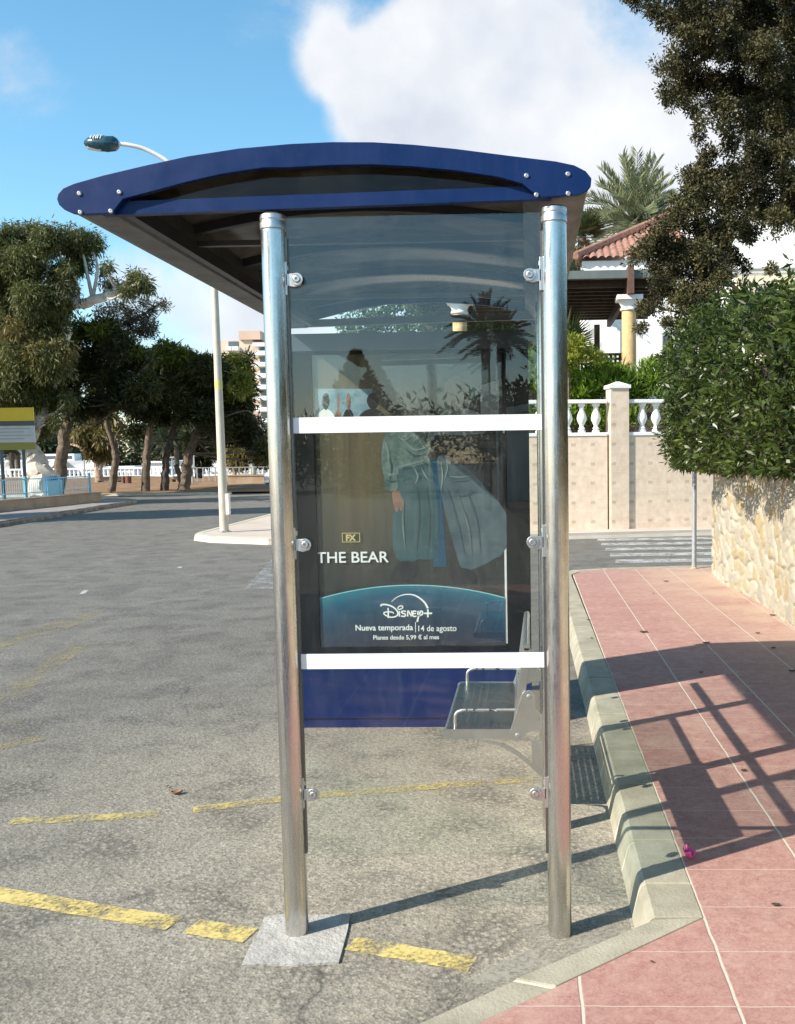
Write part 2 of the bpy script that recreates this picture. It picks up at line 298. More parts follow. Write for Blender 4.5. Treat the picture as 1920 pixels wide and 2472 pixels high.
M_LEAFPL = leafmat('sunlit_pine_leaf', [(.03, .036, .008), (.11, .135, .016), (.24, .26, .03)], .25, .6, .4)  # paler pine leaf: sunlight on the crown tops put into the colour
M_LEAFD = leafmat('far_leaf', [(.022, .03, .014), (.045, .06, .025), (.085, .10, .045)], .15, .6, .15)
M_PALM = leafmat('date_palm_leaf', [(.09, .105, .055), (.20, .22, .115), (.34, .36, .20)], .25, .4, .5); M_PALM2 = leafmat('fan_palm_leaf', [(.02, .035, .014), (.05, .075, .028), (.12, .12, .04)], .2, .4, .7)
M_BOUG = mat('pink_bract', (.75, .06, .24), (.85, .12, .34), 40, .6); M_DRY = mat('dry_leaf', (.20, .10, .05), (.34, .20, .10), 30, .8); M_DRYD = mat('dark_dry_leaf', (.06, .035, .02), (.11, .07, .04), 30, .8)
M_FARW = mat('far_white_paint', (.74, .74, .73), (.80, .80, .79), .5, .7); M_FARB = mat('far_beige_render', (.52, .43, .34), (.58, .49, .39), .1, .9); M_FARG = mat('far_window', (.06, .08, .10), (.10, .12, .14), .4, .2)
M_RUST = mat('rusty_planter', (.14, .05, .03), (.22, .09, .06), 4, .8); M_RUBBER = mat('rubber', (.015, .015, .016), None, 3, .8); M_CAR = mat('white_car_paint', (.78, .78, .78), None, 2, .2, 0, .6)
M_SIGNY = mat('yellow_sign_paint', (.72, .50, .02), (.76, .54, .04), 2, .5); M_SIGNW = mat('pale_sign_face', (.52, .52, .50), (.58, .58, .56), 2, .5); M_SIGNG = mat('faded_print', (.34, .34, .33), None, 2, .6)
M_LENS = mat('lamp_lens', (.70, .68, .66), (.76, .74, .72), 9, .3)

# ------------------------------------------------------------------ mesh helpers
ORG = {}
def tag(o, label=None, cat=None, group=None, kind=None):
    if label: o['label'] = label
    if cat: o['category'] = cat
    if group: o['group'] = group
    if kind: o['kind'] = kind
    return o
def thing(name, loc, label, cat, group=None):
    o = bpy.data.objects.new(name, None); COL.objects.link(o); o.location = tuple(loc); o.empty_display_size = .2
    ORG[o.name] = np.array(loc, float); return tag(o, label, cat, group)
def link(name, me, m, parent=None):
    o = bpy.data.objects.new(name, me); COL.objects.link(o)
    if m is not None and not me.materials: me.materials.append(m)
    if parent is not None: o.parent = parent; ORG[o.name] = ORG[parent.name]
    else: ORG[o.name] = np.zeros(3)
    return o
def smooth(pts, n=6):
    p = [np.array(q, float) for q in pts]
    if len(p) < 3: return p
    P = [2*p[0]-p[1]]+p+[2*p[-1]-p[-2]]; out = []
    for i in range(1, len(P)-2):
        for k in range(n):
            t = k/n; a, b, c, d = P[i-1], P[i], P[i+1], P[i+2]
            out.append(.5*((2*b)+(c-a)*t+(2*a-5*b+4*c-d)*t*t+(3*b-a-3*c+d)*t**3))
    out.append(p[-1]); return out
class MB:
    def __init__(s): s.v = []; s.f = []
    def add(s, vs, fs):
        k = len(s.v); s.v += [tuple(map(float, q)) for q in vs]; s.f += [tuple(i+k for i in f) for f in fs]; return s
    def box(s, x0, x1, y0, y1, z0, z1):
        return s.add([(x0, y0, z0), (x1, y0, z0), (x1, y1, z0), (x0, y1, z0), (x0, y0, z1), (x1, y0, z1), (x1, y1, z1), (x0, y1, z1)],
                     [(3, 2, 1, 0), (4, 5, 6, 7), (0, 1, 5, 4), (1, 2, 6, 5), (2, 3, 7, 6), (3, 0, 4, 7)])
    def prism(s, A, B):               # two matching outlines
        n = len(A); return s.add(list(A)+list(B), [tuple(range(n-1, -1, -1)), tuple(range(n, 2*n))]+[(i, (i+1) % n, n+(i+1) % n, n+i) for i in range(n)])
    def pxz(s, poly, y0, y1): return s.prism([(x, y0, z) for x, z in poly], [(x, y1, z) for x, z in poly])
    def pxy(s, poly, z0, z1): return s.prism([(x, y, z0) for x, y in poly], [(x, y, z1) for x, y in poly])
    def pyz(s, poly, x0, x1): return s.prism([(x0, y, z) for y, z in poly], [(x1, y, z) for y, z in poly])
    def sheet(s, pts): return s.add(pts, [tuple(range(len(pts)))])
    def tube(s, pts, rad, n=10, caps=True):
        pts = [np.array(p, float) for p in pts]
        if not hasattr(rad, '__len__'): rad = [rad]*len(pts)
        vs = []; ref = None
        for i, p in enumerate(pts):
            t = pts[min(i+1, len(pts)-1)]-pts[max(i-1, 0)]; t = t/(np.linalg.norm(t)+1e-9)
            if ref is None: ref = np.array([1., 0, 0]) if abs(t[0]) < .8 else np.array([0, 1., 0])
            a = np.cross(t, ref); a /= np.linalg.norm(a)+1e-9; b = np.cross(t, a); ref = -np.cross(t, a) if False else ref
            for k in range(n):
                q = 2*math.pi*k/n; vs.append(p+rad[i]*(math.cos(q)*a+math.sin(q)*b))
        fs = []
        for i in range(len(pts)-1):
            for k in range(n): fs.append((i*n+k, i*n+(k+1) % n, (i+1)*n+(k+1) % n, (i+1)*n+k))
        if caps: fs += [tuple(range(n-1, -1, -1)), tuple(range((len(pts)-1)*n, len(pts)*n))]
        return s.add(vs, fs)
    def lathe(s, prof, c=(0, 0, 0), n=20, axis='z'):
        vs = []
        for r, h in prof:
            for k in range(n):
                q = 2*math.pi*k/n; a, b = r*math.cos(q), r*math.sin(q)
                vs.append({'z': (c[0]+a, c[1]+b, c[2]+h), 'y': (c[0]+a, c[1]+h, c[2]+b), 'x': (c[0]+h, c[1]+a, c[2]+b)}[axis])
        m = len(prof); fs = [(i*n+k, i*n+(k+1) % n, (i+1)*n+(k+1) % n, (i+1)*n+k) for i in range(m-1) for k in range(n)]
        fs += [tuple(range(n-1, -1, -1)), tuple(range((m-1)*n, m*n))]; return s.add(vs, fs)
    def build(s, name, m, parent=None, sm=False, bev=0, kind=None, tagk=None):
        me = bpy.data.meshes.new(name); o0 = ORG[parent.name] if parent is not None else np.zeros(3)
        me.from_pydata([tuple(np.array(q)-o0) for q in s.v], [], s.f)
        bm = bmesh.new(); bm.from_mesh(me); bmesh.ops.recalc_face_normals(bm, faces=bm.faces); bm.to_mesh(me); bm.free()
        if sm: me.shade_smooth(); me.set_sharp_from_angle(angle=R_(40))
        o = link(name, me, m, parent)
        if bev:
            b = o.modifiers.new('bevel', 'BEVEL'); b.width = bev; b.segments = 2; b.limit_method = 'ANGLE'; b.angle_limit = R_(35)
        if kind: o['kind'] = kind
        return o
def copytree(o, delta=(0, 0, 0), rot=0.0, scale=None, parent=None):
    c = o.copy(); COL.objects.link(c)
    if parent is not None: c.parent = parent
    else:
        c.location = tuple(np.array(o.location)+np.array(delta)); c.rotation_euler.z += rot
        if scale: c.scale = (scale,)*3
    for ch in list(o.children): copytree(ch, parent=c)
    return c
def npmesh(name, V, F4, m, parent, rnd=None, sm=False):
    me = bpy.data.meshes.new(name); n = len(F4); V = V-ORG[parent.name] if parent is not None else V
    me.vertices.add(len(V)); me.vertices.foreach_set('co', V.astype(np.float32).ravel())
    me.loops.add(n*4); me.loops.foreach_set('vertex_index', F4.astype(np.int32).ravel())
    me.polygons.add(n); me.polygons.foreach_set('loop_start', np.arange(0, n*4, 4, dtype=np.int32))
    me.update(calc_edges=True); me.validate()
    if rnd is not None:
        a = me.attributes.new('rnd', 'FLOAT', 'FACE'); a.data.foreach_set('value', rnd.astype(np.float32))
    return link(name, me, m, parent)
def unit(v): return v/(np.linalg.norm(v, axis=-1, keepdims=True)+1e-9)
def leaves(name, P, D, Ln, Wd, m, parent, rnd=None, up=None):
    n = len(P); D = unit(D); U = unit(rng.normal(size=(n, 3))) if up is None else up
    Sd = unit(np.cross(D, U)); Nn = np.cross(Sd, D); Ln = np.broadcast_to(Ln, (n,))[:, None]; Wd = np.broadcast_to(Wd, (n,))[:, None]
    V = np.stack([P, P+D*Ln*.5+Sd*Wd*.5+Nn*Wd*.12, P+D*Ln, P+D*Ln*.5-Sd*Wd*.5+Nn*Wd*.12], 1).reshape(-1, 3)
    F = np.arange(n*4).reshape(n, 4)
    return npmesh(name, V, F, m, parent, rng.random(n) if rnd is None else rnd)
def blobpts(c, r, ncl, npc, rcl, shell=.55, squash=1.0):
    """clump centres in a blob and leaf positions round each of them"""
    d = unit(rng.normal(size=(ncl, 3))); rr = (shell+(1-shell)*rng.random(ncl))[:, None]
    C = np.array(c)+d*rr*np.array([r, r, r*squash])
    off = unit(rng.normal(size=(ncl, npc, 3)))*(rng.random((ncl, npc, 1))**.5)*rcl*(.6+.8*rng.random((ncl, 1, 1)))
    P = (C[:, None]+off).reshape(-1, 3); O = off.reshape(-1, 3); cid = np.repeat(rng.random(ncl), npc)
    return C, P, O, cid
def crown(root, blobs, m, ncl, npc, rcl, L, Wd, droop=0., outw=.6, shell=.5, squash=1., name='crown', den=None):
    Ps, Ds, Rs = [], [], []; rm = np.median([b[1] for b in blobs])
    for c, r in blobs:
        k = max(3, int(ncl*(r/rm)**2))
        _, P, O, cid = blobpts(c, r, k, npc, rcl, shell, squash)
        Ps.append(P); Ds.append(unit(O)*outw+rng.normal(size=O.shape)*.5+np.array([0, 0, -droop])); Rs.append(np.clip(cid*.6+rng.random(len(P))*.4, 0, 1))
    P = np.concatenate(Ps); D = np.concatenate(Ds); rd = np.concatenate(Rs)
    return leaves(name, P, D, L*(.6+.8*rng.random(len(P))), Wd*(.6+.8*rng.random(len(P))), m, root, rd)
def limbs(root, trunks, blobs, bark, r_limb=.06, name='limb', twigs=2):
    """trunk plus boughs that reach each clump"""
    mb = MB(); tp = []
    for path, r0_, r1_ in trunks:
        pp = smooth(path, 5); pp = [q+rng.normal(size=3)*r0_*.10 for q in pp]
        mb.tube(pp, list(np.linspace(r0_, r1_, len(pp))), 9); tp += pp
    mb.build('trunk', bark, root, sm=True)
    b = MB(); T = np.array(tp)
    for c, r in blobs:
        c = np.array(c); q = T[np.argmin(np.linalg.norm((T-c)*np.array([1, 1, .6]), axis=1)+np.where(T[:, 2] > c[2], 3., 0))]
        mid = (q+c)/2+rng.normal(size=3)*.12*np.linalg.norm(c-q)+np.array([0, 0, -.08*np.linalg.norm(c-q)])
        pts = smooth([q, mid, c], 5); b.tube(pts, list(np.linspace(r_limb, r_limb*.3, len(pts))), 6)
        for k in range(twigs):
            e = c+unit(rng.normal(size=3))*r*.8; b.tube([mid+(c-mid)*.5, (c+e)/2+rng.normal(size=3)*r*.1, e], [r_limb*.35, r_limb*.22, r_limb*.1], 5)
    b.build(name, bark, root, sm=True)

# ================================================================== SETTING
def struct(o): o['kind'] = 'structure'; return o
struct(MB().sheet([(-700, -300, 0), (700, -300, 0), (700, 900, 0), (-700, 900, 0)]).build('road', M_ASPH))
pav = [(1.42, -.14), (.739, -.707), (-1.2, -2.31), (-1.75, -3.2), (-1.85, -7.6), (-1.3, -8.3), (3.4, -8.5), (9, -8.5), (9, 10.6), (3.4, 10.05), (1.9, 9.82), (1.55, 9.66), (1.42, 9.3)]
struct(MB().pxy(pav, -.2, .13).build('pavement', M_TILE))
# kerb stones: battered face, eased top arris, mortar between them
def kerb_run(pts_in, pts_out, zt=.13):
    b = MB(); mo = MB()
    for (a, c), (a2, c2) in zip(zip(pts_in[:-1], pts_out[:-1]), zip(pts_in[1:], pts_out[1:])):
        a, c, a2, c2 = map(np.array, (a, c, a2, c2)); e = (a2-a)/np.linalg.norm(a2-a)*.006
        zz = zt+random.uniform(-.002, .004)
        def sec(i, o): 
            w = (o-i)
            return [(*(i), -.1), (*(i+w*1.09), -.1), (*(i+w*1.08), .002), (*(i+w*.965), zz-.035), (*(i+w*.92), zz-.012), (*(i+w*.83), zz), (*i, zz)]
        b.prism(sec(a+e, c+e), sec(a2-e, c2-e)); mo.prism([(x, y, z-.006 if z > .05 else z) for x, y, z in sec(a2-e*1.2, c2-e*1.2)], [(x, y, z-.006 if z > .05 else z) for x, y, z in sec(a2+e*1.2, c2+e*1.2)])
    return b, mo
ys = [-.14, .125, .51, .83, 1.18, 1.68, 2.05, 2.43, 2.95, 3.4, 3.9, 4.4, 4.9, 5.4, 5.96, 6.5, 7.0, 7.6, 8.2, 8.8, 9.3]
k1, m1 = kerb_run([(1.4185-.004*max(0, y-3), y) for y in ys], [(1.222-.004*max(0, y-3), y) for y in ys])
dgi = [(1.4185, -.142), (.905, -.568), (.44, -.952), (-.1, -1.4), (-.65, -1.855), (-1.2, -2.31)]
dgo = [(1.222, -.160), (.765, -.520), (.315, -.895), (-.22, -1.335), (-.77, -1.79), (-1.32, -2.24)]
k2, m2 = kerb_run(dgi, dgo)
k3, m3 = kerb_run([(1.395, 9.3), (1.53, 9.68), (1.9, 9.84), (3.4, 10.07), (6, 10.3)], [(1.2, 9.36), (1.40, 9.84), (1.85, 10.03), (3.37, 10.26), (5.98, 10.5)])
k1.v, k1.f = k1.v, k1.f
for o in (k2, k3): k1.add(o.v, o.f)
for o in (m2, m3): m1.add(o.v, o.f)
struct(k1.build('kerb', M_CONC, bev=.003)); struct(m1.build('kerb_joints', M_MORT))
struct(MB().sheet([(.92, -.36, .003), (1.19, -.12, .003), (1.19, .14, .003), (1.05, .12, .003), (.98, .07, .003), (.86, .1, .003), (.80, .02, .003), (.84, -.1, .003), (.62, -.32, .003), (.52, -.55, .003), (.66, -.6, .003)]).build('cement_patch', paintmat('cement_wash', (.36, .335, .275), .655, .7)))
def ribbon(pts, w, z=.004, jag=.0, n=1):
    p = smooth(pts, 8) if n else [np.array(q, float) for q in pts]; A, B = [], []
    for i, q in enumerate(p):
        t = p[min(i+1, len(p)-1)][:2]-p[max(i-1, 0)][:2]; t /= np.linalg.norm(t); nr = np.array([-t[1], t[0]])
        A.append((*(q[:2]+nr*(w/2+random.uniform(-jag, jag))), z)); B.append((*(q[:2]-nr*(w/2+random.uniform(-jag, jag))), z))
    return A, B
def mark(name, pts, w, m, z=.004, jag=.004):
    A, B = ribbon(pts, w, z, jag); mb = MB(); n = len(A); mb.add(A+B, [(i, i+1, n+i+1, n+i) for i in range(n-1)]); return struct(mb.build(name, m))
mark('yellow_line', [(-3.2, 1.0), (-2.2, .62), (-1.252, .305), (-.8, .165), (-.47, .066)], .10, M_YEL)
mark('yellow_line', [(-.40, .048), (-.30, .018), (-.163, -.02)], .105, M_YEL); mark('yellow_line', [(.205, -.075), (.4, -.135), (.64, -.21)], .095, M_YEL)
mark('yellow_line', [(-1.62, 1.06), (-1.22, 1.105), (-.95, 1.15)], .085, M_YELF); mark('yellow_line', [(-.80, 1.2), (-.33, 1.372), (.2, 1.49), (.857, 1.62)], .085, M_YELF)
mark('yellow_line', [(-2.95, 3.35), (-3.08, 4.0), (-3.2, 4.6), (-3.33, 5.4)], .22, M_YELG); pass
mark('yellow_line', [(-3.6, 2.6), (-2.9, 2.72), (-2.5, 2.78)], .18, M_YELG); mark('yellow_line', [(-4.2, 5.0), (-4.1, 6.2), (-4.0, 7.4)], .4, M_YELG); mark('yellow_line', [(-2.7, 2.0), (-2.4, 2.2), (-2.2, 2.45)], .2, M_YELG)
struct(MB().sheet([(-2.908, 9.077, .004), (-1.4, 9.25, .004), (-1.6, 13.0, .004), (-3.58, 12.93, .004)]).build('white_marking', M_WHF))
struct(MB().sheet([(*gr(189, 1437)[:2], .004), (*gr(205, 1434)[:2], .004), (*gr(216, 1424)[:2], .004), (*gr(204, 1424)[:2], .004)]).build('white_marking', M_WHP))
struct(MB().sheet([(*gr(428, 1372)[:2], .004), (*gr(440, 1372)[:2], .004), (*gr(440, 1368)[:2], .004), (*gr(430, 1368)[:2], .004)]).build('white_marking', M_WHP))
for i in range(5):
    y0 = 11.75+i*1.0; struct(MB().sheet([(2.2, y0, .004), (9, y0+.3, .004), (9, y0+.8, .004), (2.25, y0+.5, .004)]).build('zebra_stripe', M_WHP))
# far side of the side street, left side of the main road, ground under the trees
struct(MB().pxy([(-6.5, 17.6), (-6.35, 17.0), (-5.8, 16.4), (-4.4, 15.72), (-2, 15.75), (1.6, 16.25), (5, 16.9), (14, 18.6), (14, 60), (-9.6, 60), (-7.6, 38), (-6.8, 25)], -.2, .125).build('far_pavement', M_PAVE))
kk, mm = kerb_run([(-9.45, 60), (-7.45, 38), (-6.66, 25), (-6.36, 17.6), (-6.2, 17.1), (-5.7, 16.55), (-4.35, 15.87), (-2, 15.9), (1.6, 16.4), (5, 17.05), (14, 18.75)],
                  [(-9.6, 60), (-7.6, 38), (-6.81, 25), (-6.51, 17.6), (-6.36, 17.0), (-5.81, 16.4), (-4.41, 15.72), (-2, 15.75), (1.6, 16.25), (5, 16.9), (14, 18.6)])
struct(kk.build('kerb', M_CONCF)); struct(mm.build('kerb_joints', M_MORT))
lk = [(-12.2, 5), (-12.9, 15), (-13.45, 22), (-13.85, 25), (-14.3, 28), (-14.75, 31), (-15.1, 34), (-15.6, 36.3), (-16.6, 37.6), (-19, 38.4), (-30, 39), (-70, 40)]
struct(MB().pxy(lk+[(-70, 5)], -.2, .125).build('left_pavement', M_LEFTP))
kk, mm = kerb_run([(x-.16, y-.02) for x, y in lk], lk, .15); struct(kk.build('kerb', mat('dirty_kerb', (.12, .10, .085), (.34, .30, .25), 2.2, .9, 0, .2, 9, .6)))
so = [(-60, 45.2), (-36, 45.4), (-24, 46.2), (-19, 47.2), (-14.2, 46.6), (-12.6, 62), (-12, 98), (-90, 98), (-90, 50)]
nx, ny = 60, 40; gx = np.linspace(-90, -12, nx); gy = np.linspace(45.5, 98, ny); XX, YY = np.meshgrid(gx, gy)
ZZ = .10+.25*np.clip((YY-46)/8, 0, 1)*(.6+.4*np.sin(XX*.5)*np.cos(YY*.3)); VV = np.stack([XX, YY+.6*np.sin(XX*.35), ZZ], -1).reshape(-1, 3)
FF = np.array([(j*nx+i, j*nx+i+1, (j+1)*nx+i+1, (j+1)*nx+i) for j in range(ny-1) for i in range(nx-1)])
struct(npmesh('soil', VV, FF, M_SOIL, None))
struct(MB().sheet([(-200, 98, .15), (200, 98, .15), (260, 500, .15), (-260, 500, .15)]).build('far_ground', mat('far_earth', (.16, .14, .09), (.24, .21, .15), .05, .95)))
struct(MB().box(-70, -14.4, 45.05, 45.3, 0, .12).build('kerb', M_CONCF))

# ================================================================== BUS SHELTER
PX = .9385
sh = thing('bus_shelter', (0, 0, 0), 'glass bus shelter with steel posts and arched blue roof at the kerb', 'bus shelter')
def post(x, y, top):
    p = MB().tube([(x, y, -.05), (x, y, top)], .0415, 32).build('post', M_STEEL, sh, sm=True)
    MB().lathe([(.0385, top), (.0385, top+.006), (.0435, top+.008), (.0435, top+.026), (.041, top+.03), (.041, top+.036), (.0435, top+.038), (.0425, top+.052), (.034, top+.058)], (x, y, 0), 32).build('post_cap', M_ALU if y > .5 else M_STEEL2, p, sm=True)
    MB().box(x-.012 if y > .5 or x < .5 else x-.047, x+.047 if x < .5 else x-.036, y-.010, y+.010, .30, top-.02).build('channel', M_ALU, p)
post(0, 0, 2.447); post(PX, 0, 2.452); post(PX-.005, .95, 2.45); post(PX-.005, 1.9, 2.45)
def clamp(pane, x, z, side):           # side -1: fixed to a post on the left
    e = x+side*.0385
    mb = MB().pxz([(e-.006, z-.052), (e+.006, z-.052), (e+.006, z+.058), (e-.006, z+.058)], -.016, .016)
    mb.pxz([(e, z+.018), (e, z-.020), (x+side*.01, z-.026), (x-side*.012, z-.020), (x-side*.018, z-.004), (x-side*.010, z+.014), (x+side*.008, z+.019)], -.016, -.007)
    mb.tube([(e, -.006, z+.03), (e, -.006, z+.045)], .010, 12)
    c = mb.build('clamp', M_STEEL2, pane, bev=.0015)
    return c
def disc(pane, x, z): MB().lathe([(.0205, 0), (.0205, -.004), (.0195, -.005), (.0145, -.005), (.0140, -.0015), (.0115, -.0015), (.0115, -.0085), (.0095, -.0095), (.005, -.0095), (.0045, -.004), (.001, -.004)], (x, -.016, z), 24, 'y').build('clamp_bolt', M_STEEL2, pane)
pane = MB().box(.043, .8945, -.005, .005, .291, 2.492).build('glass_pane', M_GLASS, sh)
for z0, z1 in ((.962, 1.015), (1.777, 1.83)): MB().box(.043, .8935, -.0068, -.0056, z0, z1).build('safety_strip', M_WHITE, pane)
for z in (2.289, 1.398, .518):
    for x, s in ((.078, -1), (.856, 1)): clamp(pane, x, z, s); disc(pane, x, z)
for y0, y1 in ((.047, .903), (.997, 1.853), (1.947, 2.56)):
    bp_ = MB().box(PX-.009, PX+.001, y0, y1, .291, 2.40).build('glass_pane', M_GLASS, sh)
    for z0, z1 in ((.962, 1.015), (1.777, 1.83)): MB().box(PX-.0108, PX-.0096, y0, y1, z0, z1).build('safety_strip', M_WHITE, bp_)
    for z in (2.289, 1.398, .518):
        for y in (y0+.035, y1-.035): MB().lathe([(.021, 0), (.021, -.006), (.012, -.008), (.012, -.013), (.004, -.013)], (PX-.012, y, z), 16, 'x').build('clamp_bolt', M_STEEL2, bp_, sm=True)
MB().box(PX+.004, PX+.010, .075, 1.04, .555, .765).build('back_plate', M_ALU, sh)
# arched roof
c1 = lambda a, b: at(a/2.4229, 300+b/2.4229, -.06)[[0, 2]]; c3 = lambda a, b: at(600+a/1.9953, 330+b/1.9953, -.06)[[0, 2]]
outer = [c1(*q) for q in [(470, 527), (420, 518), (375, 498), (345, 470), (333, 437), (341, 405), (368, 374), (430, 347), (600, 299), (850, 240), (1100, 186), (1400, 140)]] + [c3(*q) for q in [(0, 52), (200, 34), (400, 25), (600, 25.5), (800, 38), (1000, 58), (1250, 90), (1480, 118), (1570, 137), (1625, 165), (1653, 200), (1650, 235), (1628, 264), (1590, 280)]]
inner = [c3(*q) for q in [(1400, 292), (1320, 226), (1200, 193), (1000, 163), (800, 144), (600, 134), (400, 137), (200, 148)]] + [c1(*q) for q in [(1540, 254), (1300, 291), (1100, 336), (900, 390), (720, 437), (655, 520)]]
xl = lambda q: 2.504+(q+.52)/(1.41)*.022      # the roof leans up slightly to the back
for yy in (-.06, 2.72):
    g = MB().pxz([tuple(q) for q in outer+inner], yy, yy+.022).build('gable_end', M_BLUE, sh, bev=.002)
    if yy < 0:
        for (a, b), f in ((( 466, 405), 1), ((700, 397), 1), ((472, 515), 1), ((650, 508), 1), ((1340, 188), 3), ((1540, 180), 3), ((1388, 280), 3), ((1541, 274), 3)):
            q = c1(a, b) if f == 1 else c3(a, b); MB().lathe([(.0078, 0), (.0078, -.003), (.005, -.0055), (.0025, -.0055), (.002, -.003)], (q[0], yy, q[1]), 14, 'y').build('gable_bolt', M_STEEL2, g, sm=True)
arc = [(-.641, 2.602), (-.52, 2.630), (-.40, 2.655), (-.25, 2.681), (-.087, 2.702), (.08, 2.712), (.25, 2.715), (.44, 2.705), (.621, 2.685), (.80, 2.660), (.957, 2.637)]
arcs = [tuple(q) for q in smooth([(x, z) for x, z in arc], 4)]
offs = lambda d: [(x, z-d) for x, z in arcs]
M_RIB = mat('dark_rib_paint', (.03, .032, .036), (.05, .052, .056), 4, .4, .3, .4)
for yy, nm in ((-.036, 'cross_beam'), (2.69, 'cross_beam')):
    MB().pxz([(-.56, xl(-.56)+.001), (.93, xl(.93)+.001), (.93, xl(.93)+.044), (-.56, xl(-.56)+.044)], yy, yy+.03).build(nm, M_BLUE if yy < 0 else M_ALU, sh)
MB().pxz([(-.56, 2.553)]+[q for q in offs(.014) if -.56 < q[0] < .95]+[(.95, 2.575)], -.004, -.001).build('gable_pane', glassmat('smoked_gable_pane', (.46, .42, .37), 1.3), sh)
lg = [(-.521, 2.506), (-.624, 2.506), (-.665, 2.520), (-.688, 2.545), (-.685, 2.572), (-.66, 2.594), (-.641, 2.600), (-.50, 2.632), (-.478, 2.62), (-.478, 2.552)]
rg = [(.889, 2.529), (1.017, 2.534), (1.045, 2.55), (1.055, 2.583), (1.04, 2.61), (1.0, 2.628), (.957, 2.636), (.85, 2.65), (.835, 2.63), (.835, 2.573)]
MB().pxz(lg, -.037, 2.72).build('edge_beam', M_ALU, sh); MB().pxz(rg, -.037, 2.72).build('edge_beam', M_ALU, sh)
M_ROOF, _nt, _N, _L, _o = newmat('smoked_polycarbonate')
_tc = _N.new('ShaderNodeTexCoord').outputs['Object']; _n = noise(_N, _L, _tc, 3.5, 6, .65, .8)
_c = ramp(_N, [(.35, (.075, .068, .058)), (.65, (.21, .19, .16))]); _L.new(_n.outputs[0], _c.inputs[0])
_p = pbsdf(_N, _L, None, _c.outputs[0], .12, 0, .6); _t = _N.new('ShaderNodeBsdfTranslucent'); _L.new(_c.outputs[0], _t.inputs[0])
_m = _N.new('ShaderNodeMixShader'); _m.inputs[0].default_value = .42; _L.new(_p.outputs[0], _m.inputs[1]); _L.new(_t.outputs[0], _m.inputs[2]); _L.new(_m.outputs[0], _o.inputs[0])
up, lo = offs(.004), offs(.010); MB().pxz(up+lo[::-1], -.037, 2.715).build('roof_panel', M_ROOF, sh, sm=True)
for y in (.62, 1.27, 1.92, 2.55):
    a, b = offs(.012), offs(.048); MB().pxz(a+b[::-1], y, y+.035).build('roof_rib', M_RIB, sh)
for y in (.62, 1.92):
    MB().box(-.48, .84, y+.004, y+.031, 2.545, 2.566).build('tie_bar', M_ALU, sh)
MB().pxz([(-.50, 2.508), (-.47, 2.508), (-.47, 2.56), (-.50, 2.56)], 0.0, 2.68).build('gutter_lip', M_RIB, sh)

# ================================================================== ADVERTISING PANEL
PY = 2.6
ad = thing('advertising_panel', (.14, PY, 0), 'tall black framed advertising panel with lit poster and blue base at the far end of the shelter', 'advertising panel')
ad['label'] = 'tall black framed poster panel with blue base at far end of the shelter'
XL, XR = -.62, .851
MB().box(XL, XR, PY+.03, PY+.16, .058, 2.452).build('body', M_DARKF, ad, bev=.004)
MB().box(XL+.004, XR-.004, PY, PY+.029, 2.345, 2.452).build('header', M_GREYF, ad, bev=.003)
fr = MB().box(XL, -.470, PY, PY+.029, .487, 2.344).box(.706, XR, PY, PY+.029, .487, 2.344).box(-.469, .705, PY, PY+.029, .487, .517).box(-.469, .705, PY, PY+.029, 2.325, 2.344).build('frame', M_DARKF, ad, bev=.002)
MB().box(XL, XR, PY+.006, PY+.029, .0605, .486).build('base_panel', M_BLUED, ad, bev=.003)
MB().box(XL+.01, XR-.01, PY+.016, PY+.15, -.02, .0575).build('plinth', M_BLUED, ad)
MB().box(-.468, .704, PY+.006, PY+.009, .518, 2.324).build('glazing', M_GLASSP, ad)
MB().box(.690, .703, PY+.0185, PY+.0195, .53, 1.95).build('paper_edge', M_WHITE, ad)
def pmat(name, c1_, c2_=None, vs=3, mapping=None):
    return mat(name, c1_, c2_, vs, .45, 0, .2)
m_, nt_, N_, L_, o_ = newmat('poster_print'); tc_ = N_.new('ShaderNodeTexCoord').outputs['Object']; sx_ = N_.new('ShaderNodeSeparateXYZ'); L_.new(tc_, sx_.inputs[0])
hx = ramp(N_, [(0, (.085, .078, .050)), (.18, (.165, .13, .07)), (.36, (.12, .105, .065)), (.5, (.055, .056, .05)), (1, (.026, .028, .03))]); L_.new(mrange(N_, L_, sx_.outputs[0], -.6, .57), hx.inputs[0])
vz = mrange(N_, L_, sx_.outputs[2], .85, 1.5); mp_ = N_.new('ShaderNodeMapping'); mp_.inputs['Scale'].default_value = (9, 1, .6); L_.new(tc_, mp_.inputs[0])
st = noise(N_, L_, mp_.outputs[0], 1.6, 4); cc = mixc(N_, L_, mrange(N_, L_, st.outputs[0], .35, .7, 0, .5), hx.outputs[0], (.045, .043, .035)); cc = mixc(N_, L_, vz, (.028, .030, .027), cc)
pbsdf(N_, L_, o_, cc, .5, 0, .2)
poster = MB().box(-.469, .689, PY+.0215, PY+.0225, .518, 2.324).build('poster', m_, ad)
pp = lambda u, v: tuple(at(u, v, PY)[[0, 2]])
LV = [PY+.0212]
def flat(name, poly, m, parent=poster):
    LV[0] -= .00016; return MB().add([(x, LV[0], z) for x, z in poly], [tuple(range(len(poly)))]).build(name, m, parent)
def flatpx(name, px, m, n=4):
    q = [np.array(pp(*a)) for a in px]
    if n:
        q = q+[q[0]]; q = smooth([q[-2]]+q+[q[1]], n)[n:-n-1]
    return flat(name, [tuple(a) for a in q], m)
P1 = pmat('print_pale_teal', (.07, .115, .11), (.18, .24, .225), 9); P2 = pmat('print_teal', (.03, .075, .085), (.06, .12, .13), 5); P3 = pmat('print_slate', (.05, .085, .105), (.11, .155, .18), 6)
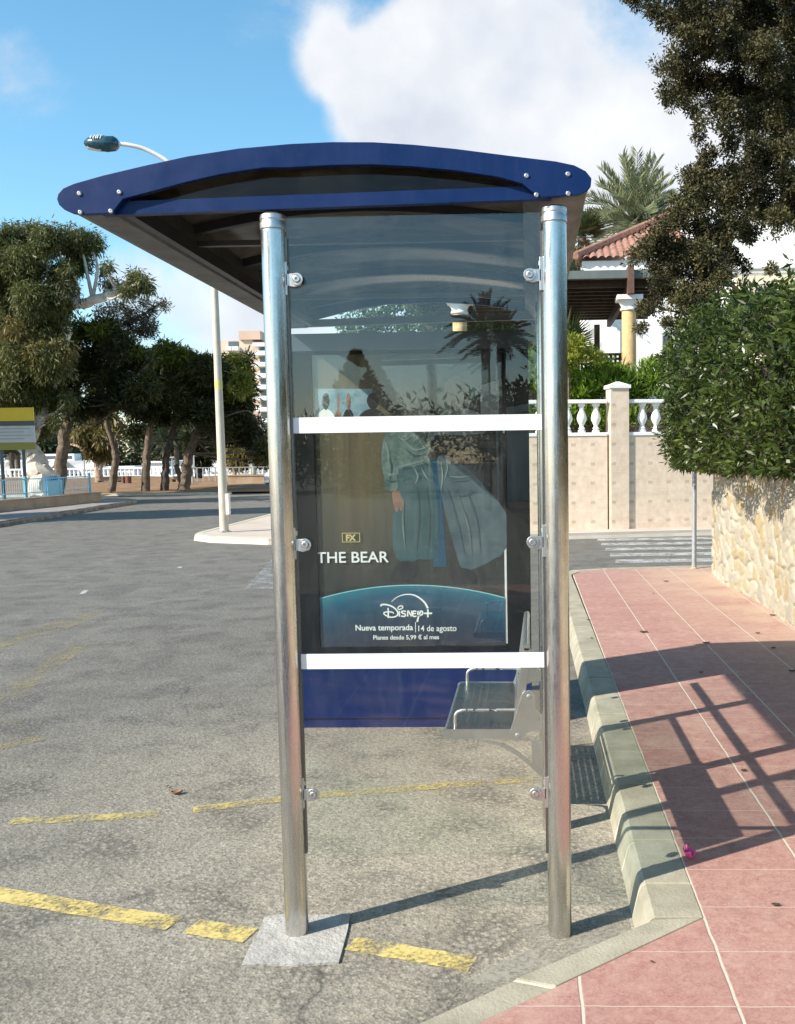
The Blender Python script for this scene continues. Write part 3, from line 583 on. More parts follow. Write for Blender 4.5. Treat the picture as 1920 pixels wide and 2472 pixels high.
P4 = pmat('print_skin', (.22, .12, .09), (.30, .18, .14), 20); P5 = pmat('print_dark', (.018, .018, .02), (.035, .034, .036), 6); P6 = pmat('print_sky', (.13, .25, .33), (.30, .44, .50), 12); P7 = pmat('print_grey', (.20, .22, .23), (.30, .32, .33), 8)
P8 = pmat('print_blue_strip', (.012, .06, .11), (.02, .09, .15), 3); P9 = pmat('print_white', (.88, .89, .88), None)
PF = pmat('print_skin_dark', (.11, .065, .048), (.15, .095, .07), 20)
flatpx('printed_window', [(760, 938), (898, 938), (898, 1030), (760, 1030)], P6, 0); flatpx('printed_pillar', [(1160, 930), (1205, 915), (1205, 1020), (1160, 1020)], P7, 0)
for u, w, c, hd in ((785, 22, P9, P5), (815, 9, P4, P4), (840, 14, P5, P4), (898, 34, P5, P5)):
    flatpx('printed_figure', [(u-w, 1028), (u-w*.98, 1010), (u-w*.8, 998), (u-w*.3, 988), (u+w*.3, 988), (u+w*.8, 998), (u+w*.98, 1010), (u+w, 1028)], c, 3)
    flatpx('printed_head', [(u-w*.38, 972), (u-w*.3, 955), (u+w*.05, 948), (u+w*.38, 957), (u+w*.4, 975), (u, 990)], hd, 4)
flatpx('printed_figure', [(930, 1060), (985, 1000), (1010, 990), (1045, 1015), (1060, 1060)], P7); flatpx('printed_head', [(968, 985), (968, 955), (990, 938), (1015, 948), (1018, 980), (995, 1003)], pmat('print_hair', (.06, .04, .03), (.10, .07, .05), 30))
flatpx('printed_strip', [(1038, 1110), (1060, 1110), (1078, 1370), (1045, 1370)], P8, 0)
flatpx('printed_jacket', [(930, 1046), (955, 1040), (985, 1044), (1035, 1042), (1040, 1080), (1032, 1100), (1038, 1122), (1000, 1134), (962, 1138), (958, 1160), (962, 1178), (945, 1186), (928, 1178), (926, 1150), (920, 1120), (922, 1080)], P1, 2)
flatpx('printed_apron', [(962, 1132), (1000, 1126), (1038, 1116), (1046, 1160), (1058, 1230), (1052, 1330), (1040, 1352), (1010, 1350), (985, 1362), (955, 1346), (946, 1300), (950, 1236), (968, 1228), (960, 1180)], P2, 2)
flatpx('printed_hand', [(946, 1188), (962, 1184), (968, 1200), (975, 1214), (973, 1228), (967, 1234), (963, 1226), (958, 1236), (952, 1230), (948, 1212)], P4, 2)
flatpx('printed_coat', [(1048, 1050), (1130, 1046), (1222, 1046), (1222, 1250), (1190, 1230), (1150, 1160), (1120, 1120), (1052, 1112)], P5, 0); flatpx('printed_sleeve', [(1184, 1160), (1190, 1120), (1205, 1098), (1222, 1100), (1222, 1205), (1198, 1212), (1186, 1190)], pmat('print_brown', (.05, .046, .042), (.09, .083, .076), 20), 2)
flatpx('printed_apron', [(1054, 1106), (1086, 1102), (1110, 1118), (1140, 1142), (1180, 1186), (1222, 1240), (1222, 1325), (1190, 1352), (1150, 1372), (1118, 1378), (1102, 1340), (1080, 1260), (1066, 1200)], P3, 2)
flatpx('printed_shoe', [(1080, 1400), (1095, 1374), (1130, 1374), (1150, 1392), (1140, 1412), (1095, 1412)], P5, 2); flatpx('printed_shoe', [(940, 1404), (960, 1358), (1000, 1358), (1008, 1380), (985, 1402)], P5, 2)
flatpx('printed_collar', [(1062, 1002), (1080, 990), (1110, 984), (1150, 994), (1168, 1012), (1170, 1046), (1055, 1046)], P7, 2); flatpx('printed_head', [(1074, 960), (1072, 935), (1084, 914), (1106, 908), (1124, 917), (1132, 945), (1126, 970), (1112, 988), (1092, 986)], PF, 3)
PL = pmat('print_light_fold', (.15, .22, .21), (.22, .29, .28), 9); PK = pmat('print_dark_fold', (.03, .075, .085), (.04, .09, .10), 9); PK3 = pmat('print_slate_fold', (.055, .09, .115), (.07, .11, .135), 9)
for k, (q_, m_f, w_) in enumerate([([(955, 1128), (990, 1120), (1034, 1108)], PL, 5), ([(958, 1134), (1000, 1128), (1036, 1118)], PK, 3), ([(1000, 1130), (1008, 1150), (1002, 1168)], PL, 4), ([(1016, 1128), (1026, 1148), (1036, 1160)], PL, 4),
        ([(928, 1060), (936, 1090), (938, 1120)], PL, 6), ([(940, 1100), (945, 1130), (940, 1160)], PK, 4), ([(932, 1140), (944, 1146), (956, 1142)], PL, 4), ([(930, 1158), (944, 1163), (957, 1160)], PK, 3), ([(970, 1060), (1000, 1085), (1030, 1080)], PL, 5), ([(975, 1080), (1000, 1100), (1028, 1096)], PK, 4), ([(960, 1052), (975, 1062), (995, 1052)], PL, 4),
        ([(1004, 1170), (1010, 1240), (1004, 1330)], PK, 6), ([(1030, 1180), (1036, 1250), (1034, 1320)], PK, 5), ([(975, 1200), (972, 1260), (978, 1330)], P1, 5),
        ([(1064, 1108), (1068, 1150), (1064, 1190)], PL, 4), ([(1076, 1108), (1080, 1130), (1072, 1160)], PL, 3), ([(1085, 1150), (1110, 1152), (1140, 1148)], PL, 3), ([(1090, 1160), (1115, 1160), (1145, 1156)], PK3, 4), ([(1095, 1196), (1120, 1196), (1150, 1186)], PK3, 4), ([(1080, 1180), (1100, 1250), (1122, 1340)], PK3, 6), ([(1130, 1190), (1150, 1260), (1160, 1340)], PK3, 6), ([(1100, 1180), (1130, 1270), (1140, 1350)], P1, 4)]):
    pp_ = [np.array(pp(*a)) for a in q_]; pp_ = smooth(pp_, 5); A_, B_ = [], []
    for i, c in enumerate(pp_):
        t_ = pp_[min(i+1, len(pp_)-1)]-pp_[max(i-1, 0)]; t_ = t_/np.linalg.norm(t_); n_ = np.array([-t_[1], t_[0]])*w_*.00127*math.sin(math.pi*(i+.5)/len(pp_)); A_.append(tuple(c+n_)); B_.append(tuple(c-n_))
    flat('printed_fold', A_+B_[::-1], m_f)
# lower blue band of the advertisement with its bright rim
arcz = lambda x: .815+.088*(1-((x-.10)/.60)**2)
xs = np.linspace(-.469, .689, 40)
m2_, nt2, N2, L2, o2 = newmat('poster_band_print'); t2 = N2.new('ShaderNodeTexCoord').outputs['Object']; s2 = N2.new('ShaderNodeSeparateXYZ'); L2.new(t2, s2.inputs[0])
k2_ = math_(N2, L2, 'ADD', s2.outputs[2], math_(N2, L2, 'MULTIPLY', math_(N2, L2, 'POWER', math_(N2, L2, 'ABSOLUTE', s2.outputs[0]), 2.), .30))
b2 = ramp(N2, [(0, (.022, .024, .045)), (.45, (.018, .045, .085)), (.82, (.02, .10, .165)), (1, (.03, .20, .26))]); L2.new(mrange(N2, L2, k2_, .54, .92), b2.inputs[0]); pbsdf(N2, L2, o2, b2.outputs[0], .5, 0, .2)
band = flat('printed_band', [(x, arcz(x)) for x in xs]+[(.689, .519), (-.469, .519)], m2_)
flat('printed_rim', [(x, arcz(x)+.003) for x in xs]+[(x, arcz(x)-.003) for x in xs[::-1]], pmat('print_cyan', (.30, .62, .64)))
LV[0] -= .001
def text(body, x0, x1, zb, bold=0., m=P9, hz=None, name='lettering'):
    cu = bpy.data.curves.new('t', 'FONT'); cu.body = body; cu.size = 1; cu.offset = bold
    o = bpy.data.objects.new('t', cu); COL.objects.link(o); dg = bpy.context.evaluated_depsgraph_get(); me = bpy.data.meshes.new_from_object(o.evaluated_get(dg))
    bpy.data.objects.remove(o); co = np.array([v.co[:] for v in me.vertices]); mn, mx = co.min(0), co.max(0)
    sxx = (x1-x0)/(mx[0]-mn[0]); szz = (hz/.70) if hz else sxx
    V = [(x0+(c[0]-mn[0])*sxx, LV[0]-.0005, zb+c[1]*szz) for c in co]; F = [tuple(p.vertices) for p in me.polygons]
    bpy.data.meshes.remove(me); return MB().add(V, F).build(name, m, poster)
GOLD = pmat('print_gold', (.62, .52, .24))
text('THE BEAR', -.478, -.028, 1.049, .012, P9, .067)
text('FX', -.292, -.228, 1.186, .05, GOLD, .036)
for a in ((-.316, -.204, 1.175, 1.179), (-.316, -.204, 1.230, 1.234), (-.316, -.312, 1.179, 1.230), (-.208, -.204, 1.179, 1.230)): MB().box(a[0], a[1], LV[0]-.0006, LV[0]-.0003, a[2], a[3]).build('logo_frame', GOLD, poster)
q = [pp(858, 1523), pp(997, 1523), pp(1010, 1524), pp(1102, 1524), pp(901, 1545), pp(1060, 1545)]
text('Nueva temporada', q[0][0], q[1][0], q[0][1], .016, P9, .036); text('14 de agosto', q[2][0], q[3][0], q[2][1]-.002, .006, P9, .037); text('Planes desde 5,99 € al mes', q[4][0], q[5][0], q[4][1], .014, P9, .027)
bx_ = pp(1003, 1516); MB().box(bx_[0]-.002, bx_[0]+.002, LV[0]-.0006, LV[0]-.0003, bx_[1]-.03, bx_[1]+.034).build('divider', P9, poster)
def stroke(path, w0, w1, closed=False):
    p = [np.array(pp(880+a/7.067, 1400+b/7.067)) for a, b in path]; p = smooth(p, 6) if len(p) > 2 else p
    A, B = [], []
    for i, c in enumerate(p):
        t = p[min(i+1, len(p)-1)]-p[max(i-1, 0)]; t = t/np.linalg.norm(t); n = np.array([-t[1], t[0]]); w = (w0+(w1-w0)*i/(len(p)-1))*.00036/2
        A.append(c+n*w); B.append(c-n*w)
    n = len(A); y = LV[0]-.0005-stroke.k*.00002; stroke.k += 1
    return [(a[0], y, a[1]) for a in A]+[(b[0], y, b[1]) for b in B], [(i, i+1, n+i+1, n+i) for i in range(n-1)]
stroke.k = 0
lg_ = MB()
for path, a, b in [([(275, 455), (290, 428), (360, 425), (450, 450), (520, 495), (562, 550), (560, 605), (510, 635), (440, 640), (365, 612), (325, 575), (360, 553), (430, 550), (482, 560), (495, 580)], 28, 20), ([(400, 482), (404, 655)], 24, 26),
                   ([(590, 535), (595, 632)], 25, 25), ([(560, 495), (590, 455), (640, 450), (648, 480), (600, 508), (565, 500)], 20, 20), ([(705, 545), (655, 535), (628, 560), (695, 595), (680, 627), (620, 622)], 24, 24), ([(733, 632), (742, 530), (798, 622), (806, 528)], 24, 24),
                   ([(885, 543), (832, 541), (828, 622), (885, 625)], 24, 24), ([(830, 582), (878, 577)], 22, 22), ([(915, 532), (908, 588), (935, 612), (985, 592), (990, 552), (958, 538), (938, 585), (912, 660), (898, 722)], 24, 30), ([(1080, 503), (1080, 642)], 28, 28), ([(1018, 575), (1152, 575)], 28, 28),
                   ([(460, 374), (540, 308), (640, 264), (750, 250), (860, 270), (960, 330), (1035, 405), (1078, 487)], 10, 36)]:
    lg_.add(*stroke(path, a, b))
lg_.build('logo', P9, poster)

# ================================================================== BENCH
be = thing('bench', (.66, 1.41, 0), 'perforated stainless steel bench with looped armrests fixed to the shelter posts', 'bench')
B0, B1 = .955, 1.865
nxs, nys = 38, 90; sx0, sx1 = .462, .80
def perforated(name, P0, ex, ey, nx_, ny_, hole, parent, m):
    """sheet with real round-cornered holes: cells of a grid are left out"""
    mb = MB(); idx = {}
    for j in range(ny_+1):
        for i in range(nx_+1): idx[i, j] = len(mb.v); mb.v.append(tuple(P0+ex*(i/nx_)+ey*(j/ny_)))
    for j in range(ny_):
        for i in range(nx_):
            if not hole(i, j): mb.f.append((idx[i, j], idx[i+1, j], idx[i+1, j+1], idx[i, j+1]))
    o = mb.build(name, m, parent); s = o.modifiers.new('thickness', 'SOLIDIFY'); s.thickness = .003; return o
hole = lambda i, j: (i % 2 == 1) and (j % 2 == 1) and 2 < j < nys-3 and i in (5, 9, 13, 17, 33)
seat = perforated('seat', np.array([sx0, B0, .466]), np.array([sx1-sx0, 0, -.004]), np.array([0, B1-B0, 0]), nxs, nys, hole, be, brushed('bench_seat_steel', (.36, .41, .41), .26, (.26, .31, .31)))
fr_ = [(.455, .462)] + [(.462+.020*math.cos(t), .446+.020*math.sin(t)) for t in np.linspace(R_(100), R_(270), 8)]
for y in (B0-.004, B1): MB().pxz([(.800, .466), (.460, .468)]+[(.464+.021*math.cos(t), .445+.021*math.sin(t)) for t in np.linspace(R_(95), R_(265), 8)]+[(.80, .418)], y, y+.004).build('seat_side', M_BENCH, seat)
MB().tube([(.466, B0, .446), (.466, B1, .446)], .020, 16).build('front_rail', M_BENCH, seat, sm=True)
nb = 36
bk = MB().prism([(.776, B0+.006, .50), (.781, B0+.006, .50), (.829, B0+.006, .83), (.824, B0+.006, .83)], [(.776, B1-.006, .50), (.781, B1-.006, .50), (.829, B1-.006, .83), (.824, B1-.006, .83)]).build('backrest', glassmat('clear_backrest', (.80, .82, .80), 1.5, .05), be)
for y in (B0, B1-.005): MB().prism([(.758, y, .455), (.800, y, .455), (.846, y, .835), (.812, y, .835)], [(.758, y+.005, .455), (.800, y+.005, .455), (.846, y+.005, .835), (.812, y+.005, .835)]).build('side_bar', M_BENCH, bk, bev=.001)
MB().tube([(.775, B0, .505), (.775, B1, .505)], .009, 12).build('lower_rod', M_BENCH, bk, sm=True)
MB().tube([(.828, B0, .84), (.828, B1, .84)], .016, 14).build('top_rail', M_BENCH, bk, sm=True)
for y, dz in ((.985, 0), (1.835, 0)):
    MB().tube(smooth([(.500, y, .462), (.500, y, .505), (.506, y, .532), (.535, y, .546), (.60, y, .547), (.79, y, .547)], 6), .0085, 12).build('armrest', M_STEEL2, be, sm=True)
for y in (B0-.012, B1+.006):
    br = MB().pxz([(.748, .458), (.755, .425), (.772, .412), (.795, .413), (.812, .428), (.818, .448), (.855, .462), (.93, .468), (.93, .535), (.895, .532), (.868, .555), (.862, .585), (.866, .615), (.858, .637), (.838, .647), (.818, .643), (.805, .628)], y, y+.005).build('bracket', M_BENCH, be, bev=.001)
    for x, z in ((.783, .440), (.836, .618)): MB().lathe([(.011, 0), (.011, -.003), (.007, -.005), (.003, -.005), (.003, -.003)], (x, y, z), 14, 'y').build('bracket_bolt', M_STEEL2, br, sm=True)
    arcb = smooth([(.60, .416), (.70, .392), (.79, .338), (.872, .262)], 6); arct = smooth([(.655, .417), (.74, .392), (.80, .352), (.845, .312)], 6)
    MB().pxz([tuple(a) for a in arcb]+[(.893, .245), (.893, .417), (.846, .417), (.846, .312)]+[(.868, .312), (.868, .405)][:0]+[tuple(a) for a in arct[::-1]][1:], y, y+.006).build('brace', M_BENCH, be)

# footing
ft = [(-.150, .115), (-.06, .14), (.05, .125), (.165, .138), (.178, .02), (.185, -.10), (.19, -.205), (.05, -.222), (-.05, -.215), (-.132, -.228), (-.142, -.1), (-.138, .02)]
struct(MB().pxy(ft, -.05, .008).build('footing', M_FOOT))

# ================================================================== RIGHT SIDE
# rubble wall: every stone rounded out of the mortar
def rubble(name, x0, y0, y1, z0, z1, thick, label):
    r = thing(name, (x0, (y0+y1)/2, .13), label, 'stone wall')
    ny_, nz_ = 800, 110; gy = np.linspace(y1, y0, ny_); gz = np.linspace(z0, z1, nz_)
    sy, sz = [], []
    z = z0-.05
    while z < z1+.1:
        y = y0-.2+random.random()*.2
        while y < y1+.3: sy.append(y+random.uniform(-.04, .04)); sz.append(z+random.uniform(-.045, .045)); y += random.uniform(.16, .42)
        z += random.uniform(.12, .20)
    sy, sz = np.array(sy), np.array(sz); sr = rng.random(len(sy)); sh_ = rng.random(len(sy))
    Y, Z = np.meshgrid(gy, gz); q = np.stack([Y.ravel(), Z.ravel()], 1)
    q2 = q+.018*np.stack([np.sin(q[:, 1]*31+q[:, 0]*9), np.sin(q[:, 0]*27)], 1)
    d1 = np.full(len(q), 9.); d2 = np.full(len(q), 9.); ci = np.zeros(len(q), int)
    for k in range(len(sy)):
        d = np.hypot((q2[:, 0]-sy[k])*.8, q2[:, 1]-sz[k]); m = d < d1; d2 = np.where(m, d1, np.minimum(d2, d)); ci = np.where(m, k, ci); d1 = np.where(m, d, d1)
    e = np.clip((d2-d1)/.055, 0, 1); hgt = (1-(1-e)**2)*(.012+.03*sh_[ci])+.008*rng.random(len(q))
    yy = q[:, 0]; endr = np.clip((y1-yy)/.22, 0, 1); xx = x0+.06-hgt*(.4+.6*endr)+(1-np.sqrt(np.clip(1-(1-endr)**2, 0, 1)))*.25+.03*np.sin(yy*2.1)
    V = np.stack([xx, yy, q[:, 1]], 1); F = np.array([(j*ny_+i, j*ny_+i+1, (j+1)*ny_+i+1, (j+1)*ny_+i) for j in range(nz_-1) for i in range(ny_-1)])
    o = npmesh('stones', V, F, M_STONE, r); me = o.data
    a = me.attributes.new('rnd', 'FLOAT', 'POINT'); a.data.foreach_set('value', sr[ci].astype(np.float32)); a = me.attributes.new('edge', 'FLOAT', 'POINT'); a.data.foreach_set('value', (np.clip(1.25-e*1.5, 0, 1)*.9).astype(np.float32))
    me.shade_smooth()
    MB().box(x0+.13, x0+thick, y0, y1-.12, .0, z1-.01).build('backing', M_MORT, r)
    MB().box(x0+.0, x0+thick+.02, y0, y1-.1, z1-.008, z1+.03).build('coping', M_MORT, r, bev=.01); return r
rubble('stone_wall', 3.19, -9.0, 9.45, .02, 1.60, .4, 'cream and yellow rubble stone wall under the clipped hedge')
hedge = thing('hedge', (3.6, 6.6, 1.6), 'glossy dark green broad leaved hedge overhanging the stone wall', 'hedge')
def hedge_leaves():
    n = 36000; s = rng.random(n); y = np.empty(n); x = np.empty(n); z = np.empty(n); D = np.empty((n, 3))
    topz = lambda yy: 2.92+.075*(yy-3.35)+.10*np.sin(yy*2.3)+.07*np.sin(yy*5.1+1)
    xf = lambda yy, t: 2.66+.15*np.sin(yy*1.7+t*3)*np.cos(t*2.2+yy)+.10*np.sin(yy*4.3-t*5)+.07*np.sin(yy*9.1+t*13)+.55*np.clip((yy-9.55)/.9, 0, 1)**2+.22*np.clip(t-.72, 0, 1)/.28+.10*np.clip(.22-t, 0, 1)/.22
    for i, (lo_, hi_) in enumerate(((0, .60), (.60, .80), (.80, .92), (.92, 1))):
        m = (s >= lo_) & (s < hi_); k = m.sum()
        yy = 10.35-(rng.random(k)**1.15)*7.2; t = rng.random(k); dep = rng.random(k)**2
        if i == 0: xx = xf(yy, t)+dep*.30; zz = 1.57+t*(topz(yy)-1.57); d = np.stack([-.8+0*t, 0*t, .25+0*t], 1)
        elif i == 1: xx = xf(yy, 1.0)+rng.random(k)*1.7; zz = topz(yy)-dep*.25+.10*np.sin(xx*3); d = np.stack([-.2+0*t, -.1+0*t, .8+0*t], 1)
        elif i == 2: xx = xf(yy, 0.)+rng.random(k)*.55; zz = 1.57+dep*.14-.05*rng.random(k); d = np.stack([-.4+0*t, 0*t, -.5+0*t], 1)
        else: yy = 10.35-dep*.4; xx = 2.85+rng.random(k)*1.5; zz = 1.57+t*1.6; d = np.stack([-.3+0*t, .7+0*t, .2+0*t], 1)
        x[m], y[m], z[m] = xx, yy, zz; D[m] = d
    D = unit(D+rng.normal(size=(n, 3))*.62)
    # whorls: leaves share a few thousand twig tips so that the face breaks into sprays
    kk = 6; c = np.arange(n)//kk*kk; P = np.stack([x, y, z], 1); Pc = P[c]; off = unit(rng.normal(size=(n, 3)))*.035*rng.random((n, 1)); P = Pc+off; D = unit(D[c]*.7+unit(off)*.75+rng.normal(size=(n, 3))*.25)
    rd = np.clip(rng.random(n)*.55+rng.random(n)[c]*.5, 0, 1)
    leaves('foliage', P, D, .088*(.4+1.0*rng.random(n)), .026*(.7+.6*rng.random(n)), M_LEAFH, hedge, rd)
    n3 = 9000; yy = -9+12.3*rng.random(n3); t = rng.random(n3); P3 = np.stack([2.72+.2*rng.random(n3)+.1*np.sin(yy*2), yy, 1.6+1.3*t], 1)
    leaves('foliage', P3, unit(rng.normal(size=(n3, 3))+np.array([-.7, 0, .3])), .14, .045, M_LEAFH, hedge)
    core = MB().box(3.02, 4.3, -9.0, 9.75, 1.64, 2.55); core.build('shade_core', M_BARKD, hedge)  # dark solid block put in so gaps in the hedge read as shade
    b = MB(); b.tube([(3.2, 3.0, 1.75), (3.2, 10.1, 1.8)], .02, 6)
    for k in range(90):
        yy = 3.2+7*random.random(); zz = 1.7+1.2*random.random(); b.tube([(3.2, yy, zz-.25), (2.95, yy+random.uniform(-.1, .1), zz), (2.72, yy+random.uniform(-.15, .15), zz+random.uniform(-.1, .2))], [.008, .006, .003], 5)
    b.build('twig', M_BARK, hedge)
hedge_leaves()
# big dark cypress behind the hedge
cy = thing('cypress_tree', (5.0, 10.6, 0), 'big dark olive cypress tree filling the top right behind the hedge', 'tree')
cyb = []
for u, v, r in [(1512, -22, 22), (1540, -8, 24), (1585, 18, 30), (1618, 55, 26), (1640, -30, 60), (1660, 30, 46), (1720, 40, 58), (1790, 40, 58), (1860, 40, 58), (1930, 40, 60), (1648, 85, 24), (1700, 110, 48), (1770, 120, 58), (1850, 130, 58), (1930, 130, 60), (1626, 120, 15), (1652, 130, 22),
                (1592, 158, 13), (1614, 166, 20), (1652, 172, 30), (1600, 206, 15), (1640, 225, 34), (1612, 232, 20), (1690, 200, 48), (1760, 210, 58), (1840, 220, 58), (1915, 220, 58), (1680, 252, 22), (1745, 275, 34), (1810, 290, 48), (1870, 300, 48), (1930, 310, 50), (1692, 300, 16), (1698, 335, 17), (1712, 372, 20), (1765, 350, 24), (1755, 322, 14), (1825, 365, 42), (1895, 370, 50),
                (1664, 425, 20), (1700, 415, 36), (1760, 425, 48), (1830, 430, 50), (1905, 440, 50), (1664, 470, 22), (1645, 498, 26), (1700, 480, 44), (1770, 490, 48), (1840, 500, 48), (1915, 500, 48), (1596, 548, 22), (1640, 540, 32), (1690, 550, 38), (1750, 560, 42), (1810, 555, 34), (1885, 535, 36),
                (1560, 592, 24), (1600, 600, 32), (1532, 620, 16), (1650, 605, 32), (1700, 610, 30), (1762, 615, 32), (1588, 650, 25), (1632, 652, 28), (1690, 672, 38), (1745, 672, 34), (1800, 640, 16), (1862, 652, 14), (1620, 715, 20), (1660, 735, 34), (1705, 742, 36), (1586, 742, 18), (1550, 748, 15), (1548, 788, 15), (1612, 782, 18), (1650, 785, 26), (1720, 800, 40), (1790, 740, 40), (1860, 720, 30),
                (1700, -70, 70), (1800, -70, 80), (1910, -70, 80), (1600, -80, 40), (2010, 60, 90), (2010, 250, 90), (2010, 450, 90)]:
    yy = 10.4+random.uniform(-.7, .7); cyb.append((at(u, v, yy), r*(yy+3.25)/FPX))
crown(cy, cyb+[(at(u, v, 10.1), r*.0058) for u, v, r in ((1570, 600, 30), (1600, 575, 30), (1625, 620, 34), (1680, 620, 40), (1730, 640, 40), (1600, 690, 24), (1640, 700, 30), (1690, 710, 36), (1740, 560, 40), (1640, 515, 28), (1690, 450, 34))], M_LEAFC, 19, 78, .095, .050, .021, 0, 1.0, .25)
limbs(cy, [([(5.2, 10.9, 0), (5.15, 10.8, 2.5), (4.95, 10.7, 5), (4.9, 10.6, 8)], .22, .06)], cyb[62::3], mat('grey_bark', (.08, .068, .055), (.17, .145, .115), 6, .95, 0, .1, 20, .6), .034, 'limb', 1)
# sign pole at the corner
pl = thing('sign_post', (3.11, 9.86, .13), 'slim galvanised post standing at the pavement corner in front of the hedge', 'post')
MB().tube([(3.11, 9.86, .1), (3.11, 9.86, 2.35)], .032, 18).build('pole', M_GALV, pl, sm=True); MB().lathe([(.05, 0), (.05, .012), (.034, .02), (.034, .05)], (3.11, 9.86, .13), 18).build('collar', M_CONC, pl, sm=True)
sg = MB().lathe([(.30, 0), (.30, .012)], (3.17, 9.815, 2.35), 28, 'y').build('sign_disc', M_GALV, pl)

# tiled boundary wall with balustrade across the side street
BAL = [(r_*1.32, h_) for r_, h_ in [(.062, 0), (.062, .05), (.045, .055), (.045, .075), (.058, .09), (.036, .12), (.034, .15), (.05, .19), (.078, .27), (.080, .31), (.068, .38), (.044, .46), (.036, .50), (.050, .515), (.036, .53), (.052, .56), (.062, .57), (.062, .62)]]
def boundary(loc, ang, x0, x1, label, pillars, pitch=.305, h=1.99):
    r = thing('boundary_wall', (loc[0], loc[1], .125), label, 'wall'); X, Y, Z = loc[0], loc[1], .125
    MB().box(X+x0, X+x1, Y, Y+.22, Z-.1, Z+h).build('wall_face', M_WTILE, r)
    MB().box(X+x0, X+x1, Y-.02, Y+.24, Z+h+.002, Z+h+.075).build('bottom_rail', M_PLASTER, r, bev=.008); MB().box(X+x0, X+x1, Y-.01, Y+.23, Z+h+.695, Z+h+.77).build('top_rail', M_PLASTER, r, bev=.008)
    first = None; n = int((x1-x0-.2)/pitch)
    for k in range(n+1):
        xx = X+x0+.16+k*pitch
        if any(abs(xx-X-p) < .3 for p in pillars): continue
        if first is None: first = MB().lathe(BAL, (0, 0, 0), 14).build('baluster', M_PLASTER, r, sm=True); first.data.transform(Matrix.Translation(Vector(ORG['boundary_wall' if r.name == 'boundary_wall' else r.name]))); o = first
        else: o = first.copy(); COL.objects.link(o)
        o.location = (xx-X, .11, h+.0755)
    for p in pillars:
        MB().box(X+p-.2, X+p+.2, Y-.06, Y+.30, Z-.1, Z+h+1.0).build('pillar', M_WTILE, r)
        c = MB().box(X+p-.235, X+p+.235, Y-.095, Y+.335, Z+h+1.002, Z+h+1.075); c.prism([(X+p-.21, Y-.07, Z+h+1.075), (X+p+.21, Y-.07, Z+h+1.075), (X+p+.21, Y+.31, Z+h+1.075), (X+p-.21, Y+.31, Z+h+1.075)], [(X+p-.03, Y+.1, Z+h+1.15), (X+p+.03, Y+.1, Z+h+1.15), (X+p+.03, Y+.14, Z+h+1.15), (X+p-.03, Y+.14, Z+h+1.15)])
        c.build('pillar_cap', M_PLASTER, r)
    r.rotation_euler.z = ang; return r
boundary((2.55, 17.19), math.atan2(.10, .88), -6.2, -.02, 'pale beige tiled wall with white balusters left of the pillar', [], .305)
boundary((2.57, 17.19), math.atan2(.45, 2.1), 0, 9.0, 'beige tiled wall with capped pillar and white balusters behind the hedge', [.22], .305)
terr = MB().box(-3.2, 18, 18.3, 46, -.1, 2.0).build('terrace', M_CREAM); struct(terr); terr.name = 'terrace_ground'
ju = thing('juniper_hedge', (2, 18.7, 2.0), 'bright green feathery conifer hedge growing behind the balustrade', 'hedge')
jb = []
for x in np.arange(-3.4, 8.5, .28): jb.append(((x+random.uniform(-.1, .1), 18.9+random.uniform(-.25, .25)+max(0, x-2.5)*.2, 3.30+random.uniform(-.14, .34)), .32+random.uniform(0, .1)))
for x in np.arange(-3.4, 8.5, .35): jb.append(((x, 18.9+max(0, x-2.5)*.2, 2.6), .34))
crown(ju, jb, M_LEAFJ, 30, 22, .11, .15, .035, -.9, .5, .4, 1.0, 'foliage')
MB().box(-3.4, 8.5, 18.9, 19.6, 2.0, 2.9).build('shade_core', M_BARKD, ju)  # dark filler block standing in for the hedge's shaded inside
ys_ = thing('yellow_shrub', (1.75, 18.4, 2.0), 'yellow green feathery shrub beside the dark fan palm', 'shrub')
crown(ys_, [(at(1385, 835, 18.4), .33), (at(1410, 850, 18.4), .26), (at(1440, 862, 18.5), .2), (at(1378, 875, 18.4), .3)], leafmat('yellow_shrub_leaf', [(.10, .12, .01), (.24, .27, .03), (.36, .36, .06)], .3, .5), 30, 22, .09, .10, .03, -.8, .5, .3, 1, 'foliage')
MB().tube([(1.75, 18.4, 2.0), (1.78, 18.4, 3.6)], .03, 6).build('stem', M_BARK, ys_)
# low fan palm in the shade of the pergola
def fan_palm(root, c, nfan, size, m, zmin=-.3, stem=None, hang=0):
    P, D, L, Wd, U = [], [], [], [], []; st = MB()
    for k in range(nfan):
        az = 2.4*k+random.uniform(-.3, .3); el = math.asin(zmin+(1-zmin)*((k+.5)/nfan)) if k >= hang else -1.15+random.uniform(-.2, .3)
        d = np.array([math.cos(az)*math.cos(el), math.sin(az)*math.cos(el), math.sin(el)]); base = np.array(c)+d*size*.45
        st.tube([c, base], [.014*size, .009*size], 5)
        side = unit(np.cross(d, [0, 0, 1.]))
        for a in np.linspace(-1.9, 1.9, 22):
            q = d*math.cos(a)+side*math.sin(a)+np.array([0, 0, -.06-.10*abs(a)]); P.append(base); D.append(q); L.append(size*(.62-.07*abs(a))); Wd.append(size*.055); U.append(np.cross(d, side)+.1*rng.normal(size=3))
    leaves('fronds', np.array(P), np.array(D), np.array(L), np.array(Wd), m, root, None, unit(np.array(U))); st.build('leaf_stalks', M_PALM2, root)
fp = thing('fan_palm', (1.6, 19.6, 2.0), 'dark low fan palm with stiff fronds shaded under the pergola', 'palm tree')
fan_palm(fp, at(1352, 858, 19.6), 22, 1.15, M_PALM2, -.1); MB().tube([(1.62, 19.6, 2.0), at(1352, 858, 19.6)], [.14, .12], 10).build('trunk', M_BARKD, fp)
